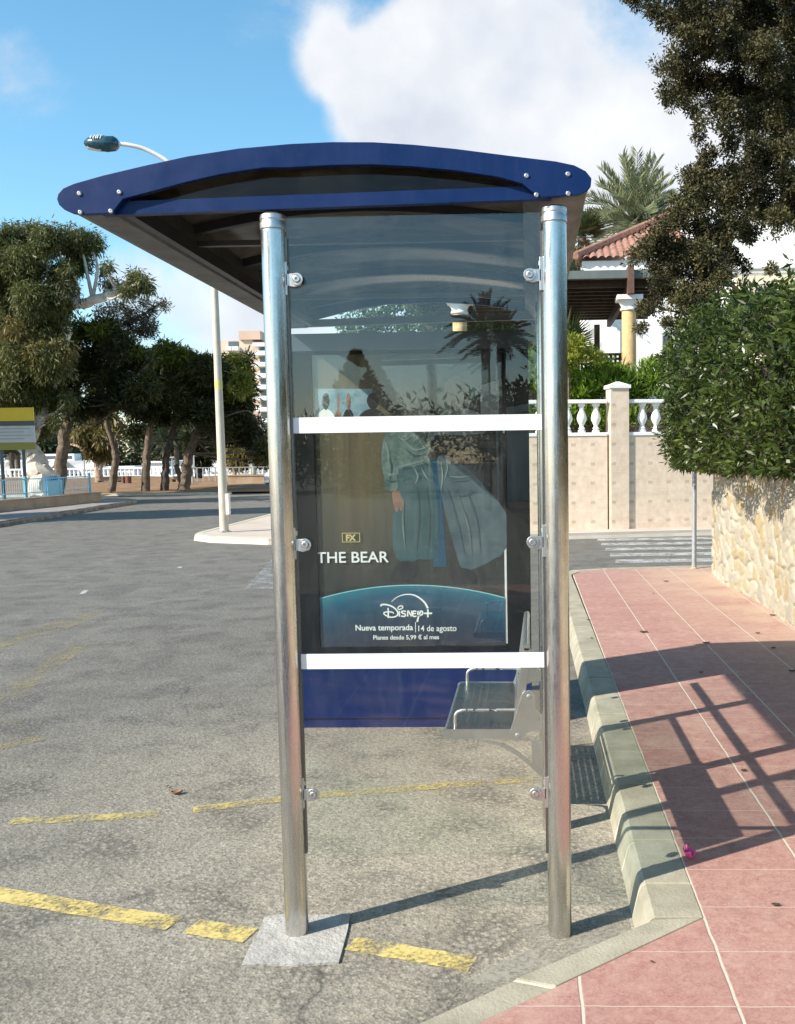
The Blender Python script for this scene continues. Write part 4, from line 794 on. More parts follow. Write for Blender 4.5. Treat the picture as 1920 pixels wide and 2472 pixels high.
# pergola
pg = thing('pergola', (2, 20.2, 2.0), 'dark timber pergola with grey green fascia on ochre columns beside the villa', 'pergola')
MB().box(-2.4, 4.5, 20.1, 20.26, 5.93, 6.12).build('fascia', M_PERG, pg); MB().box(-2.4, 4.5, 20.27, 26.4, 5.97, 6.06).build('roof_deck', M_WOOD, pg)
for y in np.arange(20.6, 26.3, .55): MB().box(-2.4, 4.5, y, y+.09, 5.80, 5.968).build('rafter', M_WOOD, pg)
MB().box(3.27, 3.41, 19.96, 20.45, 5.55, 6.20).build('beam_end', mat('red_brown_timber', (.09, .045, .03), (.15, .08, .055), 8, .7), pg); MB().box(3.28, 3.40, 20.46, 26.3, 5.60, 5.795).build('beam', M_WOOD, pg)
for x in (3.34, -.80):
    cl = MB().lathe([(.26, 2.0), (.26, 2.12), (.20, 2.16), (.185, 2.25), (.175, 5.10), (.172, 5.2)], (x, 20.5, 0), 28).build('column', M_COLUMN, pg, sm=True)
    MB().lathe([(.19, 5.201), (.215, 5.22), (.215, 5.26), (.19, 5.28), (.20, 5.34), (.26, 5.42), (.27, 5.45)], (x, 20.5, 0), 28).box(x-.31, x+.31, 20.19, 20.81, 5.452, 5.56).build('capital', M_PLASTER, cl, sm=True)
MB().box(2.86, 3.02, 25.7, 25.86, 2.0, 5.6).build('rear_post', M_WOOD, pg); MB().box(-2.4, 2.44, 26.0, 26.1, 2.0, 5.8).build('dark_screen', M_WOOD, pg)  # dark sheet added to fill the dark area behind the pergola
lt = MB()
for x0, x1 in ((2.45, 2.86), (3.06, 3.95)):
    for z in np.arange(2.0, 4.75, .135): lt.box(x0, x1, 25.9, 25.93, z, z+.075)
    for x in np.arange(x0, x1, .135): lt.box(x, x+.075, 25.932, 25.96, 2.0, 4.72)
lt.build('lattice', M_WOOD, pg)
# villa
vl = thing('villa', (7, 28, 2.0), 'white villa with terracotta barrel tile roof behind the pergola', 'house')
MB().box(2.75, 15, 28, 39, 1.9, 7.55).build('wall', M_PLASTER, vl); MB().box(2.62, 15.2, 27.86, 39.2, 7.553, 7.90).build('cornice', M_PLASTER, vl, bev=.03); MB().box(2.70, 15.1, 27.93, 27.995, 7.42, 7.55).build('frieze', mat('grey_plaster', (.42, .43, .42), (.5, .5, .49), 1, .8), vl)
MB().box(6.22, 15, 27.9, 39, 7.905, 10.6).build('upper_storey', M_PLASTER, vl); MB().box(7.5, 13, 27.7, 27.99, 4.6, 7.3).build('cream_bay', M_CREAM, vl)
nt_r, nc = 15, 190; rows = []
xv = np.linspace(2.4, 6.2, nc); VV = []
for j in range(nt_r+1):
    for s_ in ((0,) if j == nt_r else (0, 1)):
        t = (j+s_*.999)/nt_r; y = 27.65+5.4*t; z = 7.92+2.5*t-.05*s_+.03; x0_ = 2.4+3.7*t
        xx = np.maximum(xv, x0_); VV.append(np.stack([xx, np.full(nc, y), z+.075*np.abs(np.sin(xv*math.pi/.24))-.02], 1))
VV = np.array(VV); mR = VV.shape[0]; FF = np.array([(j*nc+i, j*nc+i+1, (j+1)*nc+i+1, (j+1)*nc+i) for j in range(mR-1) for i in range(nc-1)])
npmesh('roof', VV.reshape(-1, 3), FF, M_TERRA, vl)
hp = MB(); hp.tube([(2.4, 27.65, 8.02), (6.1, 33.05, 10.54)], .12, 10); hp.sheet([(2.4, 27.65, 7.92), (6.1, 33.05, 10.42), (2.4, 39.3, 7.92)]); hp.build('hip_tiles', M_TERRA, vl)
wn = MB().box(5.2, 6.3, 27.96, 28.03, 4.0, 5.6).build('window', M_FARG, vl)
# date palm and tall fan palm behind the villa
def date_palm(root, c, n, Lf, m, bark, zb, tr=.28, up=.25):
    P, D, Ln = [], [], []; ra = MB(); c = np.array(c)
    for k in range(n):
        az = 2.4*k+random.uniform(-.2, .2); el = R_(84-92*(k/n)**.9+random.uniform(-6, 6)); d = np.array([math.cos(az)*math.cos(el), math.sin(az)*math.cos(el), math.sin(el)])
        l = Lf*random.uniform(.85, 1.1); pts = []
        for t in np.linspace(0, 1, 9): pts.append(c+d*l*t+np.array([0, 0, -l*(.10+.42*math.cos(el))*t*t*.9]))
        ra.tube(pts, list(np.linspace(.022, .005, 9)*Lf/1.5), 4); pts = np.array(pts)
        for t in np.linspace(.18, .99, 44):
            f = t*8; i = min(int(f), 7); p = pts[i]+(pts[i+1]-pts[i])*(f-i); tg = unit(pts[i+1]-pts[i]); sd = unit(np.cross(tg, [0, 0, 1.])); nn = np.cross(sd, tg)
            for s in (-1, 1): P.append(p); D.append(tg*.75+sd*s*.62+nn*.35+rng.normal(size=3)*.08); Ln.append(Lf*.20*(1.15-.75*abs(t-.45)))
    n2 = len(P); leaves('crown', np.array(P), np.array(D), np.array(Ln), Lf*.017*np.ones(n2), m, root); ra.build('frond_ribs', m, root)
    t = MB(); prof = []
    for k, z in enumerate(np.arange(zb, c[2]+.05, .09)): prof.append((tr*(1+.10*(k % 2))*(1.0 if z < c[2]-.8 else 1.12), z))
    t.lathe(prof, (c[0], c[1], 0), 14); t.build('trunk', bark, root)
dp = thing('date_palm', (*at(1534, 585, 40)[:2], 2.0), 'tall grey green date palm rising above the tiled roof', 'palm tree')
date_palm(dp, at(1534, 540, 40), 56, 3.3, M_PALM, M_BARK, 2.0, .30)
f2 = thing('tall_fan_palm', (*at(1408, 570, 33)[:2], 2.0), 'tall fan palm with hanging dry skirt half hidden by the shelter roof', 'palm tree')
fan_palm(f2, at(1406, 572, 33), 34, 1.15, M_PALM2, -.2, None, 10); MB().tube([(*at(1406, 572, 33)[:2], 2.0), at(1406, 572, 33)], [.2, .17], 10).build('trunk', M_BARK, f2)
crown(f2, [(at(1407, 610, 33), .55), (at(1405, 640, 33), .38)], leafmat('dry_frond', [(.06, .05, .02), (.17, .13, .05), (.28, .22, .09)], .2, .6), 40, 12, .12, .30, .05, 1.6, .2, .2, 1, 'dry_skirt')
gs = thing('garden_tree', (*at(1400, 700, 25.2)[:2], 2.0), 'small grey green bush top showing above the pergola edge', 'bush')
crown(gs, [(at(1395, 660, 27), .28), (at(1372, 652, 27), .3)], M_LEAFD, 26, 16, .1, .11, .04, 0, .6, .3); MB().tube([(*at(1385, 700, 27)[:2], 6.1), at(1385, 655, 27)], .04, 6).build('stem', M_BARK, gs)
# seen in the gap under the roof: bushy tree and a white house
gt = thing('round_tree', (-2.6, 21.6, 2.0), 'round leafy tree seen through the glass above the poster panel', 'tree')
gb = [(at(u, v, 21.6+random.uniform(-.5, .5)), r*.0108) for u, v, r in ((850, 790, 34), (900, 760, 44), (960, 755, 48), (1020, 765, 40), (1070, 790, 36), (980, 820, 50), (900, 830, 50), (1150, 800, 36), (1210, 795, 36), (1060, 840, 50))]
crown(gt, gb, leafmat('round_tree_leaf', [(.03, .05, .02), (.08, .12, .04), (.16, .2, .08)], .3, .4), 34, 18, .13, .13, .055, .2, .6, .4); limbs(gt, [([(-2.6, 21.6, 2), (-2.5, 21.6, 3.4), (-2.4, 21.6, 4.2)], .1, .06)], gb, M_BARK, .03)
wh = thing('white_house', (-7, 40, 0), 'plain white flat roofed house glimpsed between roof and poster panel', 'house')
MB().box(-9.9, -4.2, 40, 50, -.1, 7.1).build('wall', M_PLASTER, wh); MB().box(-10.0, -4.1, 39.9, 50.1, 7.102, 7.35).build('parapet', M_PLASTER, wh); MB().box(-8, -6.5, 39.97, 40.05, 4.2, 5.8).build('window', M_FARG, wh)
wh.location.x += 0

# ================================================================== STREET LAMP
lp = thing('street_lamp', (-5.91, 17.64, .125), 'tall cream street lamp with curved arm and dark wrapped head on the kerb corner', 'street lamp')
lx_, ly_ = -5.91, 17.64
MB().tube([(lx_, ly_, .1), (lx_, ly_, 1.0), (lx_, ly_, 7.4)], [.098, .094, .062], 20).build('pole', M_POLE, lp, sm=True)
MB().lathe([(.17, 0), (.17, .02), (.12, .03), (.10, .05)], (lx_, ly_, .125), 4).build('base_plate', M_GALV, lp); MB().box(lx_+.085, lx_+.145, ly_-.09, ly_+.05, .52, .98).build('hatch', M_PLASTER, lp)
MB().lathe([(.084, 0), (.084, .19)], (lx_, ly_, 3.26), 18).build('tape', mat('yellow_tape', (.62, .58, .10), (.6, .56, .3), 14, .6), lp)
armp = smooth([(lx_, ly_, 7.4), (lx_-.03, ly_, 7.75), at(440, 418, ly_-.05), at(400, 386, ly_-.1), at(355, 362, ly_-.15), at(318, 351, ly_-.2), at(288, 347, ly_-.2)], 8)
MB().tube(armp, list(np.linspace(.055, .042, len(armp))), 12).build('arm', mat('lamp_arm_paint', (.62, .60, .58), (.7, .68, .66), 3, .5), lp, sm=True)
h0, h1 = at(288, 347, ly_-.2), at(203, 347, ly_-.25); ax = (h1-h0); Lh = np.linalg.norm(ax); ax /= Lh
hd = MB(); pr = []
for t, r, dz in ((0, .045, 0), (.06, .12, 0), (.14, .165, -.005), (.35, .175, -.015), (.6, .16, -.005), (.82, .13, .005), (.95, .07, .005), (1, .01, .0)):
    for k in range(14):
        q = 2*math.pi*k/14; pr.append(h0+ax*Lh*t+np.array([0, math.cos(q)*r*1.15, math.sin(q)*r*(.95 if math.sin(q) > 0 else .85)+dz]))
hd.add(pr, [(i*14+k, i*14+(k+1) % 14, (i+1)*14+(k+1) % 14, (i+1)*14+k) for i in range(7) for k in range(14)]+[tuple(range(13, -1, -1)), tuple(range(98, 112))])
hdo = hd.build('lamp_head', M_TEAL, lp, sm=True)
ln_ = MB(); c_ = h0+ax*Lh*.66; ln_.tube([h0+ax*Lh*.50+np.array([0, 0, -.085]), h0+ax*Lh*.88+np.array([0, 0, -.055])], [.085, .07], 12); ln_.build('lens', M_LENS, hdo, sm=True)
wr = MB()
for t in (.42, .50, .55, .62, .70): wr.tube([h0+ax*Lh*t+np.array([0, math.cos(q)*.20, math.sin(q)*.166+.004]) for q in np.linspace(.3, 2.9, 9)], .011, 5)
wr.build('wrapping', M_PLASTER, hdo)

# ================================================================== LEFT SIDE
lw = thing('low_wall', (-16.85, 30, .13), 'low beige rendered wall along the left pavement ending at the junction', 'wall')
MB().box(-17.0, -16.70, 12, 35.4, 0, .46).build('wall_face', M_LOWW, lw); MB().box(-17.03, -16.67, 12, 35.43, .462, .50).build('coping', M_LOWW, lw, bev=.01)
rl = thing('railing', (-17.5, 30, .13), 'light blue metal railing with pickets behind the low wall', 'railing')
first = None
MB().box(-17.53, -17.49, 18, 36.2, 1.12, 1.16).box(-17.53, -17.49, 18, 36.2, .62, .65).build('rail', M_LBLUE, rl)
for y in np.arange(18, 36.3, 2.6): MB().box(-17.55, -17.47, y-.03, y+.03, 0, 1.24).build('upright', M_LBLUE, rl)
for k, y in enumerate(np.arange(24.1, 36.1, .145)):
    if first is None: first = MB().tube([(-17.51, 24.1, .2), (-17.51, 24.1, 1.12)], .009, 6).build('picket', M_LBLUE, rl); o = first
    else: o = first.copy(); COL.objects.link(o)
    o.location = (0, y-24.1, 0)
for y0, y1 in ((20, 26.8), (32.6, 33.8)): MB().box(-17.50, -17.48, y0, y1, .2, 1.05).build('infill_panel', M_LBLUE, rl)
bb = thing('billboard', (-19.4, 35, 0), 'yellow and white notice board on two dark legs under the gum tree', 'sign')
bw0, bw1 = at(-60, 1000, 36)[0], at(81, 1000, 36)[0]; zt_, zm1, zm2, zb1, zb_ = [at(40, v, 36)[2] for v in (984, 1016, 1028, 1068, 1086)]
MB().box(bw0, bw1, 36, 36.06, zm1, zt_).build('yellow_header', M_SIGNY, bb); MB().box(bw0, bw1, 36.01, 36.06, zm2+.003, zm1-.003).build('grey_band', mat('sign_grey', (.10, .10, .09), None, 2, .6), bb)
fc = MB().box(bw0, bw1, 36, 36.06, zb1, zm2).build('notice_face', M_SIGNW, bb); MB().box(bw0, bw1, 36, 36.06, zb_, zb1-.003).build('lower_band', mat('olive_band', (.30, .26, .05), None, 2, .6), bb)
for k in range(4): zz = zm2-.13-k*.14; MB().box(bw0+.2, bw1-.15-.3*(k % 2), 35.992, 35.998, zz, zz+.035).build('faded_line', M_SIGNG, fc)
for u in (4, 57): x = at(u, 1100, 36.1)[0]; MB().tube([(x, 36.12, 0), (x, 36.12, zt_-.05)], .07, 10).build('leg', mat('blue_grey_steel', (.08, .10, .12), (.13, .15, .17), 3, .6), bb)
wb = thing('waste_bin', (*at(131, 1190, 40)[:2], 0), 'blue waste bin behind the railing at the foot of the dark trunk', 'bin')
q = at(131, 1190, 40); MB().lathe([(.33, 0), (.40, .95), (.43, .95), (.43, 1.02), (.38, 1.02), (.36, .9)], (q[0], 40, 0), 16).build('body', mat('blue_plastic', (.01, .07, .22), (.015, .09, .26), 3, .4), wb, sm=True); MB().lathe([(.43, 1.021), (.42, 1.06), (.1, 1.12)], (q[0], 40, 0), 16).build('lid', mat('blue_plastic_lid', (.01, .06, .18), None, 3, .4), wb)

def tree(name, label, trunks, Y, blobs, leaf, bark, r0_, r1_, ncl, npc, rcl, L, Wd, droop=0, shell=.5, rl_=.06, extra=(), squash=1., outw=.6, jit=1.2, group='trees along the left side of the road'):
    px = [[at(u, v, Y+(k*.15)) for k, (u, v) in enumerate(t)] for t in trunks]
    for t in px[:1]: t[0][2] = 0.0
    root = thing(name, (px[0][0][0], px[0][0][1], 0), label, 'tree', group); s = (Y+3.25)/FPX
    bl = [(at(u+random.uniform(-.3, .3)*r, v+random.uniform(-.3, .3)*r, Y+random.uniform(-jit, jit)), r*s*random.uniform(.7, 1.08)) for u, v, r in blobs]+[(at(u+random.choice((-1, 1))*r*random.uniform(.7, 1.15), v-r*random.uniform(-.5, .95), Y+random.uniform(-jit, jit)), r*s*random.uniform(.22, .4)) for u, v, r in blobs]
    crown(root, bl, leaf, ncl, npc, rcl, L, Wd, droop, outw, shell, squash)
    for lf, eb in extra: crown(root, [(at(u, v, Y+random.uniform(-jit, jit)*.7-.8), r*s) for u, v, r in eb], lf, ncl, npc, rcl, L, Wd, droop, outw, shell, squash, 'crown_light')
    limbs(root, [(t, r0_*(1 if i == 0 else .5), r1_) for i, t in enumerate(px)], bl+[(at(u, v, Y), r*s) for lf, eb in extra for u, v, r in eb], bark, rl_); return root
gumA = tree('gum_tree', 'large gum tree with thick white trunk and drooping olive leaves at far left', [[(103, 1190), (99, 1150), (86, 1112), (66, 1078), (62, 1020), (80, 940), (95, 850), (100, 740), (95, 640)], [(66, 1078), (140, 900), (170, 800)], [(90, 745), (170, 735), (240, 720), (290, 695), (320, 670)]], 42,
     [(15, 590, 40), (70, 565, 34), (110, 600, 40), (160, 580, 36), (215, 590, 26), (55, 650, 50), (140, 660, 42), (195, 640, 26), (10, 700, 50), (75, 735, 50), (140, 750, 40), (20, 790, 55), (95, 810, 52), (40, 870, 55), (120, 880, 42), (10, 940, 46), (70, 960, 46), (130, 960, 36), (20, 1030, 34), (-40, 650, 60), (-40, 780, 60), (-40, 900, 60), (100, 1020, 30),
      (325, 672, 22), (303, 702, 15), (345, 692, 12), (268, 690, 14), (250, 650, 10)], M_LEAFE, M_BARKW, .62, .12, 17, 62, .40, .25, .05, .8, .35, .09, [(M_LEAFP, [(130, 780, 40), (70, 830, 40), (110, 900, 45), (30, 990, 40), (165, 700, 30)]), (M_LEAFE2, [(40, 800, 30), (90, 850, 30), (20, 860, 25), (150, 850, 24)])])
tree('pine_tree', 'dark pine tree with leaning brown trunk beside the white gum', [[(138, 1190), (150, 1120), (157, 1044), (172, 990), (186, 941), (215, 880), (250, 840)]], 45,
     [(190, 850, 42), (250, 850, 46), (300, 850, 44), (340, 880, 30), (220, 910, 46), (290, 920, 48), (345, 930, 34), (160, 930, 40), (240, 975, 34), (310, 980, 28), (190, 990, 30), (270, 800, 30)], M_LEAFP, M_BARK, .34, .12, 22, 26, .30, .34, .07, .1, .4, .07, [(M_LEAFPL, [(192, 795, 28), (225, 805, 22), (160, 820, 24), (250, 800, 20), (330, 850, 14)])])
tree('bare_pine', 'open grey twigged pine crown with cones above the dark pine', [[(267, 1188), (275, 1140), (279, 1102), (268, 1060), (257, 1012), (262, 900), (275, 830), (290, 790), (330, 768), (385, 735)]], 47,
     [(300, 740, 18), (325, 762, 20), (350, 772, 18), (372, 750, 18), (392, 737, 13), (270, 745, 16), (345, 735, 12), (310, 790, 22), (345, 800, 22), (280, 778, 20), (365, 790, 14), (240, 745, 14)], leafmat('grey_pine_leaf', [(.02, .018, .012), (.06, .055, .035), (.13, .12, .075)], .1, .7, .5), M_BARK, .12, .05, 11, 12, .22, .20, .05, 0, .25, .035)
tree('slender_pine', 'slim pine with bent dark trunk left of the rusty planters', [[(268, 1189), (276, 1140), (281, 1102), (270, 1060), (258, 1015), (262, 960), (270, 900)]], 48, [(270, 930, 34), (300, 960, 30), (250, 960, 28), (330, 985, 26)], M_LEAFP, M_BARK, .22, .10, 18, 26, .3, .34, .07, .1, .4, .05)
tree('leafy_pine', 'upright pine with straight pale brown trunk right of the planters', [[(351, 1186), (354, 1130), (359, 1065), (364, 1020), (367, 983), (372, 900)]], 48,
     [(370, 880, 26), (395, 862, 24), (420, 880, 30), (385, 910, 32), (360, 940, 30), (400, 945, 34), (370, 985, 34), (400, 1000, 24), (410, 920, 30), (322, 1050, 20)], M_LEAFP, M_BARK, .24, .10, 19, 26, .30, .33, .07, .1, .4, .055, [(M_LEAFPL, [(400, 850, 22), (425, 855, 18), (375, 862, 16)])])
tree('tall_pine', 'dark trunked pine leaning right in the middle of the tree row', [[(398, 1186), (400, 1145), (402, 1106), (415, 1050), (437, 982), (455, 920)]], 48.5,
     [(440, 880, 30), (450, 915, 36), (470, 950, 36), (430, 960, 32), (480, 990, 34), (440, 1000, 26)], M_LEAFP, M_BARKD, .24, .10, 21, 26, .30, .33, .07, .1, .4, .055, [(M_LEAFPL, [(455, 868, 14), (435, 862, 14)])])
tree('broad_pine', 'broad dark pine with split trunk beside the street lamp', [[(443, 1186), (450, 1150), (457, 1094), (475, 1050), (500, 1000), (540, 930)], [(440, 1170), (432, 1140), (425, 1125)]], 49,
     [(490, 895, 32), (525, 905, 36), (565, 895, 38), (575, 900, 24), (500, 950, 42), (555, 950, 44), (578, 960, 34), (500, 1000, 38), (550, 1005, 42), (585, 1015, 34), (612, 1052, 24), (560, 1045, 36), (598, 1062, 30), (638, 1085, 22), (530, 1035, 26)], M_LEAFP, M_BARK, .34, .13, 21, 26, .32, .34, .075, .1, .4, .07, [(M_LEAFPL, [(560, 880, 24), (572, 885, 20), (592, 900, 14), (585, 925, 22), (565, 950, 18), (590, 940, 14), (525, 888, 16)])], jit=2.)
tree('white_gum', 'young gum with forked white branches and reddish trunk behind the railing', [[(240, 1160), (237, 1130), (236, 1110), (235, 1070), (234, 1030)], [(236, 1125), (225, 1105), (208, 1088), (190, 1078), (172, 1072)], [(236, 1080), (222, 1062), (205, 1052), (180, 1040)], [(240, 1135), (252, 1110), (270, 1090)]], 74,
     [(215, 1005, 22), (250, 1012, 26), (232, 1045, 22), (205, 1050, 14), (258, 1060, 18), (228, 1085, 12), (250, 1090, 10)], M_LEAFE2, M_BARKR, .36, .10, 26, 22, .5, .6, .12, 1.0, .3, .08, jit=.8)
tree('far_gum', 'small distant gum with bent pale trunk right of the street lamp', [[(612, 1160), (610, 1130), (603, 1105), (598, 1086)]], 64, [(580, 1095, 15), (595, 1078, 16), (620, 1100, 16), (575, 1115, 10), (636, 1100, 14)], M_LEAFE2, M_BARKW, .26, .14, 24, 20, .4, .5, .1, .8, .3, .06, jit=.8)
tree('far_bush_tree', 'small many stemmed tree just right of the street lamp post', [[(566, 1160), (562, 1130), (556, 1112)], [(566, 1150), (574, 1125), (580, 1112)]], 66, [(560, 1108, 14), (578, 1110, 14), (570, 1095, 12), (545, 1100, 12)], M_LEAFE2, M_BARKR, .22, .09, 20, 18, .4, .4, .1, .6, .3, .05, jit=.8)
tree('dark_pine', 'distant dark pine standing just left of the street lamp', [[(481, 1163), (482, 1130), (484, 1100)]], 80, [(484, 1075, 26), (470, 1095, 20), (498, 1095, 22), (485, 1110, 18), (505, 1060, 22), (470, 1060, 20)], M_LEAFP, M_BARKD, .35, .2, 30, 22, .5, .5, .12, 0, .3, .1, jit=.8)
# two more of the same row stand just outside the frame; their shadows cross the road
o = copytree(gumA, (2.5, -20, 0), .25); o['label'] = 'gum tree beyond the left edge whose shadow crosses the road'; o.name = 'gum_tree.001'
o = copytree(gumA, (-3.0, -11, 0), -.2); o['label'] = 'gum tree beyond the left edge nearest to the white gum trunk'; o.name = 'gum_tree.002'
# far side of the park
wd = []
for k in range(110): wd.append(((-75+random.random()*72, 122+random.random()*14, 1.2+random.random()*5.2), 1.5+random.random()*1.3))
dw = thing('distant_woodland', (-40, 125, 0), 'dim grey green belt of far trees behind the park', 'woodland')
crown(dw, wd, M_LEAFD, 22, 16, 1.0, 1.0, .3, .2, .6, .3, 1., 'foliage'); dw['kind'] = 'stuff'; del dw['category']
for k, (u, v, Y, lf, lab) in enumerate(((397, 1068, 100, 2.6, 'far palm seen between the two middle pine trunks'), (425, 1062, 102, 2.9, 'far palm left of the leaning broad pine trunk'), (28, 1092, 98, 3.0, 'far palm behind the notice board legs'), (42, 1098, 104, 2.6, 'second far palm just right of the one behind the notice board'))):
    c = at(u, v, Y); d = thing('far_palm', (c[0], c[1], 0), lab, 'palm tree', 'far palms in the park'); date_palm(d, c, 26, lf, M_LEAFD, M_BARK, 0, .25)
pr_ = thing('promenade_railing', (-40, 95, .2), 'white promenade balustrade running along the far side of the park', 'balustrade')
MB().box(-62, -18.5, 95, 95.25, 1.05, 1.22).build('top_rail', M_FARW, pr_); MB().box(-62, -18.5, 94.95, 95.3, .15, .38).build('base_rail', M_FARW, pr_)
first = None
for k in range(96):
    if first is None: first = MB().lathe([(.09, .381), (.12, .55), (.13, .65), (.08, .85), (.10, 1.048)], (-61.8, 95.12, 0), 8).build('baluster', M_FARW, pr_); o = first
    else: o = first.copy(); COL.objects.link(o)
    o.location = (.45*k, 0, 0)
kx = thing('park_fence', (-20, 62, .2), 'grey thin railing in front of the dark wall right of the street lamp', 'railing')
q0, q1 = at(475, 1152, 62), at(650, 1150, 62); MB().box(q0[0], q1[0], 62, 62.05, 1.25, 1.3).build('rail', M_GALV, kx)
first = None
for k in range(13):
    if first is None: first = MB().box(q0[0], q0[0]+.06, 62, 62.06, 0, 1.28).build('upright', M_GALV, kx); o = first
    else: o = first.copy(); COL.objects.link(o)
    o.location = (k*(q1[0]-q0[0])/12, 0, 0)
w2 = thing('roadside_wall', (-17, 56, 0), 'low beige wall at the road bend right of the street lamp', 'wall')
q0, q1 = at(552, 1180, 56.5), at(650, 1180, 56.5); MB().box(q0[0], q1[0]+1.5, 56.5, 56.9, -.1, .75).build('wall_face', M_LOWW, w2); MB().box(q0[0]-.04, q1[0]+1.5, 56.45, 56.95, .752, .82).build('coping', M_LOWW, w2)
def house(name, label, u0, u1, v0, Y, depth, m, parts=()):
    a, b = at(u0, v0, Y), at(u1, v0, Y); r = thing(name, ((a[0]+b[0])/2, Y, 0), label, 'building')
    MB().box(a[0], b[0], Y, Y+depth, -.1, a[2]).build('wall', m, r); MB().box(a[0]-.25, b[0]+.25, Y-.25, Y+depth+.25, a[2]+.003, a[2]+.22).build('roof', M_FARW, r)
    for (p0, p1, w0, w1) in parts:
        c, d = at(p0, w0, Y), at(p1, w1, Y); MB().box(min(c[0], d[0]), max(c[0], d[0]), Y-.06, Y+.02, min(c[2], d[2]), max(c[2], d[2])).build('window', M_FARG, r)
    return r
house('pavilion', 'white waterside pavilion with open bays left of the planters', 268, 322, 1130, 108, 6, M_FARW, [(276, 283, 1140, 1156), (287, 294, 1140, 1156), (298, 305, 1140, 1156), (309, 317, 1140, 1156)])
house('kiosk', 'white kiosk with low dome shaped top behind the white gum', 197, 228, 1131, 106, 5, M_FARW, [(200, 206, 1141, 1156), (214, 220, 1141, 1156)])
house('white_van_box', 'tall blank white block between the pine trunks', 362, 396, 1118, 104, 6, M_FARW); house('quay_wall', 'long white quay wall behind the pine trunks', 396, 700, 1141, 110, 3, M_FARW)
house('rooftop_house', 'far pinkish house on the slope between pine trunks', 438, 462, 1082, 190, 10, mat('far_pink', (.34, .18, .14), (.40, .24, .19), .3, .9), [(442, 447, 1092, 1100), (452, 457, 1092, 1100)])
for k, (u, v, Y, s, lab) in enumerate(((60, 1150, 112, 8, 'white moored boat at far left behind the balustrade'), (160, 1150, 114, 9, 'white moored boat behind the dark leaning trunk'), (505, 1150, 112, 7, 'white moored boat left of the lamp post foot'))):
    c = at(u, v, Y); b = thing('boat', (c[0], Y, 0), lab, 'boat', 'boats moored behind the promenade')
    MB().prism([(c[0]-s/2, Y-1, .4), (c[0]+s/2-1, Y-1, .4), (c[0]+s/2-1, Y+1, .4), (c[0]-s/2, Y+1, .4)], [(c[0]-s/2-.3, Y-1.4, 1.9), (c[0]+s/2+.8, Y-1.1, 2.1), (c[0]+s/2+.8, Y+1.1, 2.1), (c[0]-s/2-.3, Y+1.4, 1.9)]).build('hull', M_FARW, b)
    cb = MB().box(c[0]-s*.25, c[0]+s*.18, Y-1, Y+1, 1.9, 2.9).build('cabin', M_FARW, b); MB().box(c[0]-s*.22, c[0]+s*.15, Y-1.03, Y-.98, 2.25, 2.65).build('window', M_FARG, cb)
# planters, bench, info post
for u0, u1, v0, v1, lab in ((294, 303, 1151, 1168, 'rusty square planter, left one beside the slim pine'), (303, 318, 1150, 1171, 'larger rusty planter just right of the smaller one')):
    Yp = 66; a, b = at(u0, v0, Yp), at(u1, v1, Yp); pt = thing('planter', ((a[0]+b[0])/2, Yp, b[2]), lab, 'planter', 'rusty planters in the park')
    rr_ = (b[0]-a[0])/2; MB().lathe([(rr_*.92, b[2]-.2), (rr_, a[2]-.06), (rr_*1.06, a[2]-.06), (rr_*1.06, a[2]), (rr_*.9, a[2]), (rr_*.9, a[2]-.12)], ((a[0]+b[0])/2, Yp, 0), 14).build('pot', M_RUST, pt); MB().lathe([(rr_*.89, a[2]-.11), (rr_*.3, a[2]-.08)], ((a[0]+b[0])/2, Yp, 0), 10).build('earth', M_SOIL, pt)
def pbench(u0, u1, v0, v1, Y, lab):
    a, b = at(u0, v0, Y), at(u1, v1, Y); r = thing('park_bench', ((a[0]+b[0])/2, Y, b[2]), lab, 'bench'); h = a[2]-b[2]
    MB().box(a[0], b[0], Y, Y+.5, b[2]+h*.48, b[2]+h*.56).build('seat', M_WOOD, r); MB().box(a[0], b[0], Y+.5, Y+.56, b[2]+h*.6, b[2]+h).build('backrest', M_WOOD, r)
    for x in (a[0]+.05, b[0]-.15): MB().box(x, x+.1, Y, Y+.5, b[2]-.3, b[2]+h*.477).build('leg', M_WOOD, r)
pbench(234, 288, 1152, 1170, 68, 'long dark slatted park bench left of the planters'); pbench(413, 434, 1150, 1165, 64, 'short dark park bench between the two right hand pine trunks')
for u, v0, v1, Y, lab in ((466, 1096, 1174, 60, 'slim grey sign post with narrow plate right of the split trunk'), (418, 1102, 1150, 85, 'grey lamp mast with flat head between pine trunks'), (205, 1085, 1150, 90, 'thin pale mast left of the white gum')):
    a, b = at(u, v0, Y), at(u, v1, Y); r = thing('mast', (b[0], Y, 0), lab, 'post'); MB().tube([(b[0], Y, 0), (b[0], Y, a[2])], .07, 8).build('pole', M_GALV, r)
    MB().box(b[0]-.22, b[0]+.22, Y-.14, Y-.08, a[2]-(.9 if Y < 70 else .15), a[2]).build('plate', M_GALV, r)
